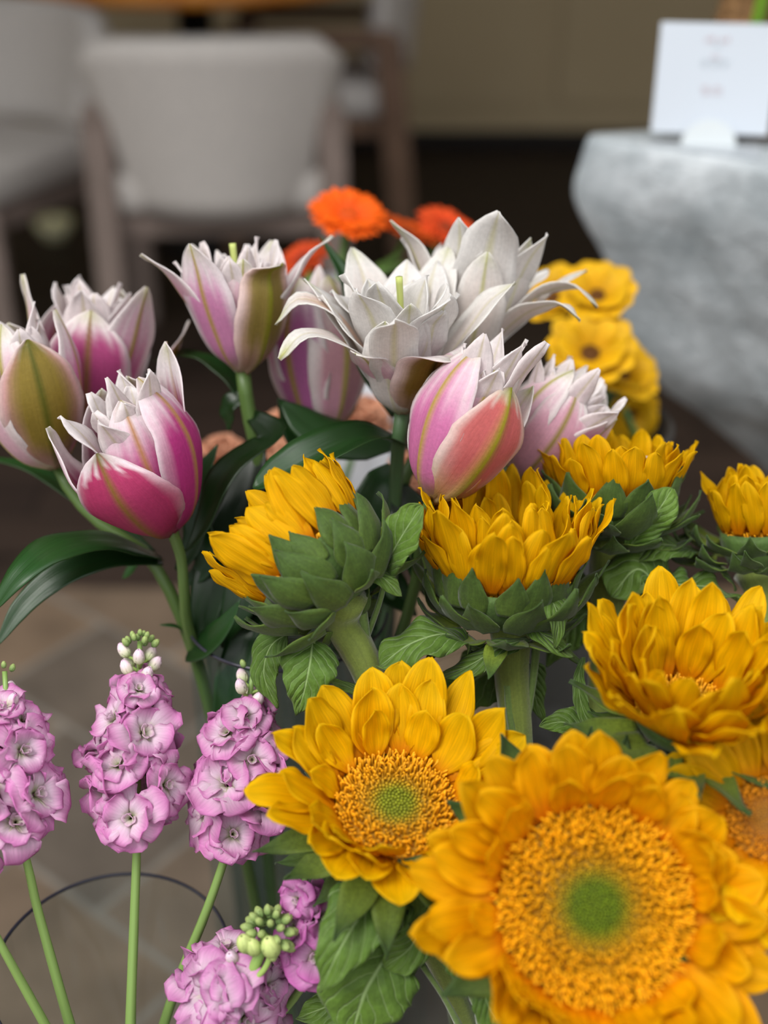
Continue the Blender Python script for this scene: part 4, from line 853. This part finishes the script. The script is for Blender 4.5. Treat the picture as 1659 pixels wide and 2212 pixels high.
# ------------------------------------------------------------------ stocks
def floret(root, loc, o, n, R, cen=(250, 226, 242), edge=(234, 144, 210), rows=((5, 1.0, 40, -22), (4, .72, 54, 8)), core=True, calyx=True):
    fr = Frame(o, n, random.uniform(0, 6)); G = Geo()
    for q, (k, s, e0, e1) in enumerate(rows):
        for i in range(k):
            phi = 6.283 * (i + .5 * (q % 2)) / k + random.uniform(-.3, .3); L = R * s * random.uniform(.85, 1.15) * 1.15
            cl = arc_cl(R * .05, 0, L, e0 + random.uniform(-10, 10), e1 + random.uniform(-25, 25), .8)
            g = petal_grid(fr, phi, cl, R * .60 * (s ** .5) * random.uniform(.85, 1.15), 'round', cup=random.uniform(-.1, .5), rmin=R * .5, nu=10, nv=8, ruf=R * .13, rf=1.5, crease=R * .035, ck=6, twist=random.uniform(-.4, .4), edge=.06)
            shell(G, g, .0003, edge_col(cen, edge, (212, 222, 164)))
    if core:
        for i in range(5):
            shell(G, petal_grid(fr, i * 1.3, arc_cl(R * .03, R * .05, R * .38, 75, 60 + random.uniform(-30, 30)), R * .13, 'round', cup=.6, rmin=R * .2, nu=6, nv=5), .0003, edge_col((240, 236, 220), (238, 200, 226), (206, 216, 140)))
    fl = G.build('floret', M_STOCK, root, loc)
    if calyx:
        G = Geo()
        for i in range(4):
            shell(G, petal_grid(fr, i * 1.571, [(.0, -R * .45), (R * .1, -R * .35), (R * .13, 0), (R * .16, R * .1)], R * .11, 'bract', cup=.9, rmin=R * .1, nu=7, nv=5), .0004, flat_col((128, 156, 84), (142, 160, 96)))
        c = G.build('calyx', M_BUD, fl, loc); c.parent = fl
    return fl
def bud(root, loc, o, n, r, green=True, col=None):
    fr = Frame(o, n, random.uniform(0, 6)); G = Geo()
    a, b = ((118, 148, 84), (166, 184, 112)) if green else ((198, 214, 150), (238, 206, 228))
    for i in range(5):
        shell(G, petal_grid(fr, i * 1.2566, [(.0004, -r * .9), (r * .62, -r * .5), (r * .72, .2 * r), (r * .5, .9 * r), (r * .1, 1.3 * r)], r * .55, 'broad', cup=1.0, rmin=r * .3, nu=9, nv=6, ruf=r * .05), .0004, flat_col(a, b) if col is None else flat_col(*col))
    return G.build('bud', M_BUD, root, loc)
def stock(label, top, bot, rpx, n, stem, end, Rpx=56, buds=6, gbuds=8, prof_=(1.0, 1.0, .9, .6), stem_r=(.0034, .0042), face=None, gb_r=9, skip=None, cen=(250, 226, 242), edge=(234, 144, 210), axb=None):
    """top/bot: pixel ends of the flowering spike"""
    a, b = P(*bot), P(*top); sc = F_ / bot[2]; root = thing('stock_flower', label, 'flower', end); loc = end
    ax = nrm(b - a); L = np.linalg.norm(b - a); fr = Frame(a, ax)
    for i in range(n):
        s = (i + .3) / n; R = rpx / sc * np.interp(s, [0, .33, .66, 1], prof_); phi = i * 2.39996 + random.uniform(-.2, .2)
        er, _ = fr.ax(phi); o = a + ax * L * (s * .80 + random.uniform(-.03, .03)) + er * R * random.uniform(.42, .72); d = nrm(er + ax * random.uniform(-.1, .5 + .4 * s) + (nrm(CAM - o) * .3) + .22 * rng.normal(size=3))
        if skip and skip(s, phi): continue
        floret(root, loc, o, d, Rpx / sc * np.interp(s, [0, .5, 1], [1.0, 1.0, .62]) * random.uniform(.78, 1.12), cen, edge)
    for i in range(buds):
        s = .80 + .16 * i / max(1, buds); er, _ = fr.ax(i * 2.4 + .5); o = a + ax * L * s + er * rpx / sc * .35; st = a + ax * L * (s - .06)
        bu = bud(root, loc, o, nrm(er * .7 + ax), 17 / sc, False); G = Geo(); tube(G, [st, (st + o) / 2 + er * .002, o - ax * .002], [.0011, .0009], C(150, 178, 92), 10, 6); q = G.build('bud_stalk', M_STEM, root, loc)
    for i in range(gbuds):
        f = (i + .5) / gbuds; er, _ = fr.ax(i * 2.39996); o = a + ax * L * (.98 + .07 * (1 - f)) + er * rpx / sc * .38 * math.sqrt(f)
        bud(root, loc, o, nrm(er * f + ax), gb_r / sc * (.7 + .4 * f), True)
    G = Geo(); tube(G, [a + ax * L * 1.0, a + ax * L * .5, a] + list(stem) + [end], [.0014, .0026, stem_r[0], stem_r[0], stem_r[1], stem_r[1]], lambda u: lin((128, 158, 84)) * (1 - .15 * u), 60, 12, .05); G.build('stem', M_STEM, root, loc)
    return root, loc
def kv(dx, dy): return vbase(VK, dx, dy)
stock('pink stock spike at the centre left, standing free on a straight green stem', (302, 1385, .715), (296, 1765, .70), 92, 15, pl((296, 1800, .70), (290, 1980, .70), (282, 2212, .70)), kv(.01, .0), 72, 8, 12)
stock('pink stock spike leaning on the sunflowers, right of the free-standing one', (548, 1440, .715), (500, 1800, .70), 80, 15, pl((492, 1830, .70), (445, 1970, .705), (400, 2080, .712)), kv(-.02, .02), 70, 5, 4)
stock('pink stock spike cut by the left edge', (10, 1450, .69), (30, 1790, .68), 84, 14, pl((40, 1810, .68), (80, 1960, .69), (130, 2140, .70)), kv(.02, -.0), 72, 2, 3)
stock('pink stock at the bottom edge with a cluster of round green buds on top', (540, 2035, .655), (478, 2225, .685), 112, 15, pl((470, 2290, .69),), kv(.03, -.02), 84, 3, 0, prof_=(1, 1.05, .95, .7), cen=(246, 224, 238), edge=(230, 148, 210))
stock('stock mostly hidden behind the sunflower leaf, one pink piece showing', (655, 1880, .655), (680, 2050, .665), 46, 6, pl((640, 2150, .69), (560, 2240, .70)), kv(.04, .02), 66, 0, 0, cen=(240, 190, 228), edge=(222, 120, 200))
stock('stock whose bare stem crosses the bottom left corner, its bloom outside', (-160, 1700, .66), (-80, 1900, .665), 80, 8, pl((-10, 2020, .665), (40, 2110, .675), (90, 2200, .685)), kv(.03, .0), 66, 0, 0)
# the round bud cluster of the bottom stock
KB = [o for o in bpy.data.objects if o.get('label', '').startswith('pink stock at the bottom edge')][0]; kl = np.array(KB.location)
cb = P(582, 2015, .648)
for i in range(26):
    f = (i + .5) / 26; a = i * 2.39996; th = math.acos(1 - 1.35 * f); d = nrm(D(.1, .8, .55)); fr = Frame(cb, d); u = np.array([math.sin(th) * math.cos(a), math.sin(th) * math.sin(a), math.cos(th)])
    o = fr.p(*(u * .0113)); bud(KB, kl, o, o - cb, .0024 + .0016 * f)
for (px, py, r) in ((530, 2040, .0054), (548, 2048, .005), (586, 2048, .0062)):
    bud(KB, kl, P(px, py, .638), D(-.2, .8, .6), r * 1.07, True, ((150, 176, 96), (206, 220, 140)))
G = Geo(); tube(G, pl((535, 2125, .655), (560, 2065, .648), (580, 2020, .648)), [.004, .003, .003], C(150, 184, 96), 14, 10); G.build('stem', M_STEM, KB, kl)
G = Geo(); tube(G, pl((520, 2135, .652), (572, 2092, .645), (588, 2055, .642)), [.0016, .0016], C(160, 190, 100), 14, 8); G.build('bud_stalk', M_STEM, KB, kl)

# ------------------------------------------------------------------ flowers further back
def bucket(name, label, px, r, mat, hh=None, cat='bucket'):
    c = P(*px); h = c[2] if hh is None else hh; o = np.array([c[0], c[1], 0]); t = thing(name, label, cat, o)
    G = Geo(); lathe(G, o, [(.001, 0), (r * .78, 0), (r * .8, .004), (r * .99, h - .01), (r * .96, h - .01), (r * .77, .012), (.001, .012)], (.6, .6, .6), 48); G.build('body', mat, t, o)
    G = Geo(); lathe(G, o, [(r * .96, h - .012), (r * 1.03, h - .012), (r * 1.04, h - .004), (r * 1.0, h), (r * .96, h - .004), (r * .96, h - .012)], (.6, .6, .6), 48); G.build('rim', mat, t, o)
    return o, h
M_BUCK = simple('grey_white_bucket', (206, 208, 214), .5, .3)
B1, h1 = bucket('bucket', 'grey-white bucket behind the lilies holding the orange gerberas', (735, 625, 1.02), .045, M_BUCK)
def gerbera(label, px, n, R, stem, cols, center=(150, 70, 10), name='gerbera', cat='flower', npet=24, W=.0045, rows=((1.0, 6, -6), (.8, 22, 6)), pn='strap', disc=.26):
    O = P(*px); fr = Frame(O, n); end = stem[-1]; root = thing(name, label, cat, end); loc = end
    for k, (s, a, b) in enumerate(rows):
        for i in range(npet):
            G = Geo(); g = petal_grid(fr, 6.283 * (i + .5 * k) / npet + random.uniform(-.06, .06), arc_cl(R * disc * .8, 0, R * (1 - disc * .8) * s * random.uniform(.92, 1.06), a + random.uniform(-6, 6), b + random.uniform(-8, 8)), W * random.uniform(.9, 1.1), pn, cup=.2, rmin=.02, nu=10, nv=5, crease=.0004)
            shell(G, g, .0004, flat_col(*cols)); G.build('petal', M_BACKP, root, loc)
    G = Geo(); lathe(G, O, [(R * disc * math.sin(q), R * disc * .35 * math.cos(q)) for q in np.linspace(.01, 1.6, 10)] + [(R * disc * .9, -R * .06), (.003, -R * .12), (.001, -R * .12)], lin(center), 32, fr)
    for k in range(140):
        q = math.sqrt((k + .5) / 140); a = k * 2.39996; b = fr.p(R * disc * q * math.cos(a), R * disc * q * math.sin(a), R * disc * .35 * math.sqrt(max(0, 1 - q * q * .9)))
        u, w = fr.x, fr.y; rr = R * .012; G.add([b + rr * u, b + rr * w, b - rr * u, b - rr * w, b + fr.z * R * .06], [(0, 1, 4), (1, 2, 4), (2, 3, 4), (3, 0, 4)], lin(center) * random.uniform(.8, 1.5), (0, 0))
    G.build('disc', M_DISC, root, loc)
    G = Geo(); tube(G, [fr.p(0, 0, -R * .08), fr.p(0, 0, -R * .5)] + list(stem), [.003, .003, .0035], C(96, 130, 62), 40, 10); G.build('stem', M_STEM, root, loc)
    return root
def bb(B, dx, dy): return np.array([B[0] + dx, B[1] + dy, .04])
gerbera('bright orange gerbera highest of the three, in front of the grey chair', (752, 462, 1.0), D(.15, .62, .77), .033, [np.array([B1[0], B1[1], h1 + .012]), bb(B1, 0, 0)], ((250, 92, 8), (255, 112, 16)), (200, 80, 10), npet=28)
gerbera('dark orange gerbera half hidden behind the white lilies', (880, 500, 1.06), D(.3, .8, .4), .030, [np.array([B1[0] + .03, B1[1] + .01, h1 + .015]), bb(B1, .012, .01)], ((206, 74, 10), (220, 92, 20)), (120, 50, 10), npet=26)
gerbera('red-orange gerbera furthest right behind the white lilies', (965, 492, 1.08), D(.35, .6, .6), .030, [np.array([B1[0] + .028, B1[1] - .01, h1 + .015]), bb(B1, .02, -.01)], ((226, 70, 24), (240, 92, 40)), (140, 50, 10), npet=26)
gerbera('orange gerbera glimpsed low between the two tall lilies', (655, 560, 1.05), D(-.3, .5, .5), .026, [np.array([B1[0] - .025, B1[1], h1 + .012]), bb(B1, -.015, 0)], ((200, 60, 20), (214, 80, 30)), (120, 40, 10), npet=24)
B2, h2 = bucket('bucket', 'dark bucket in shade behind the lilies holding the yellow daisies', (1270, 905, 1.05), .07, simple('dark_bucket', (52, 50, 48), .6, .3))
ye = ((226, 168, 6), (240, 190, 14))
yk = dict(name='daisy', npet=11, W=.0115, rows=((1.0, 24, 10), (.8, 45, 25)), pn='broad', center=(96, 58, 10), disc=.2)
for i, (lb, px, n, R, dx, dy) in enumerate((
    ('yellow daisy topmost beside the stone table edge', (1290, 640, 1.02), D(-.1, .5, .85), .034, .02, .01), ('yellow daisy half hidden behind the right white lily', (1195, 645, 1.04), D(-.3, .5, .8), .033, -.02, .01),
    ('yellow daisy facing out with a dark centre, below the others', (1275, 765, 1.0), D(-.05, .45, .89), .040, .0, -.02), ('yellow daisy tucked against the stone table', (1345, 810, 1.03), D(.25, .5, .8), .032, .035, 0), ('yellow daisy hanging lowest, in shade under the stone table', (1362, 895, 1.06), D(.3, -.3, .8), .026, .02, .03))):
    e = bb(B2, dx, dy); gerbera(lb, px, n, R, [np.array([B2[0] + dx, B2[1] + dy, h2])] + [e], ye, **yk)
# peach carnations in the gap between the lily leaves
B3, h3 = bucket('bucket', 'dark green bucket of peach carnations behind the dark lily leaves', (640, 1230, 1.02), .085, simple('dark_green_bucket', (40, 46, 36), .6, .2))
def carnation(label, px, R, col, end):
    O = P(*px); fr = Frame(O, D(random.uniform(-.3, .3), .7, .7)); root = thing('carnation', label, 'flower', end); loc = end
    for k in range(34):
        f = (k + .5) / 34; e0 = 88 - 75 * f; G = Geo()
        g = petal_grid(fr, k * 2.39996, arc_cl(R * .05, -R * .3 * f, R * (.75 + .3 * f), e0, e0 - 20), R * .36, 'round', cup=.2, rmin=R * .5, nu=9, nv=8, ruf=R * .12, rf=1.5, edge=.1)
        shell(G, g, .0004, flat_col((206, 132, 96), (236, 176, 142))); G.build('petal', M_BACKP, root, loc)
    G = Geo(); lathe(G, fr.p(0, 0, -R * .9), [(.002, -.004), (.006, 0), (.008, R * .5), (.004, R * .6)], C(90, 120, 70), 14); G.build('calyx', M_BUD, root, loc)
    G = Geo(); tube(G, [fr.p(0, 0, -R * .85), np.array([end[0], end[1], h3]) , end], [.003, .003], C(90, 124, 66), 30, 8); G.build('stem', M_STEM, root, loc)
for i, (lb, px, R) in enumerate((('peach carnation showing left of the dark stem', (485, 985, .98), .022), ('peach carnation showing large right of the dark stem', (605, 1010, .97), .028), ('peach carnation showing lowest above the side-on sunflower', (585, 1100, .96), .024), ('peach carnation glimpsed under the closed pink lily', (610, 930, 1.0), .022), ('peach carnation glimpsed right of the long dark leaf', (890, 1030, .99), .026), ('peach carnation glimpsed under the white lily base', (790, 900, 1.02), .022))):
    a = i * 1.05; carnation(lb, px, R, None, np.array([B3[0] + .03 * math.cos(a), B3[1] + .03 * math.sin(a), .04]))
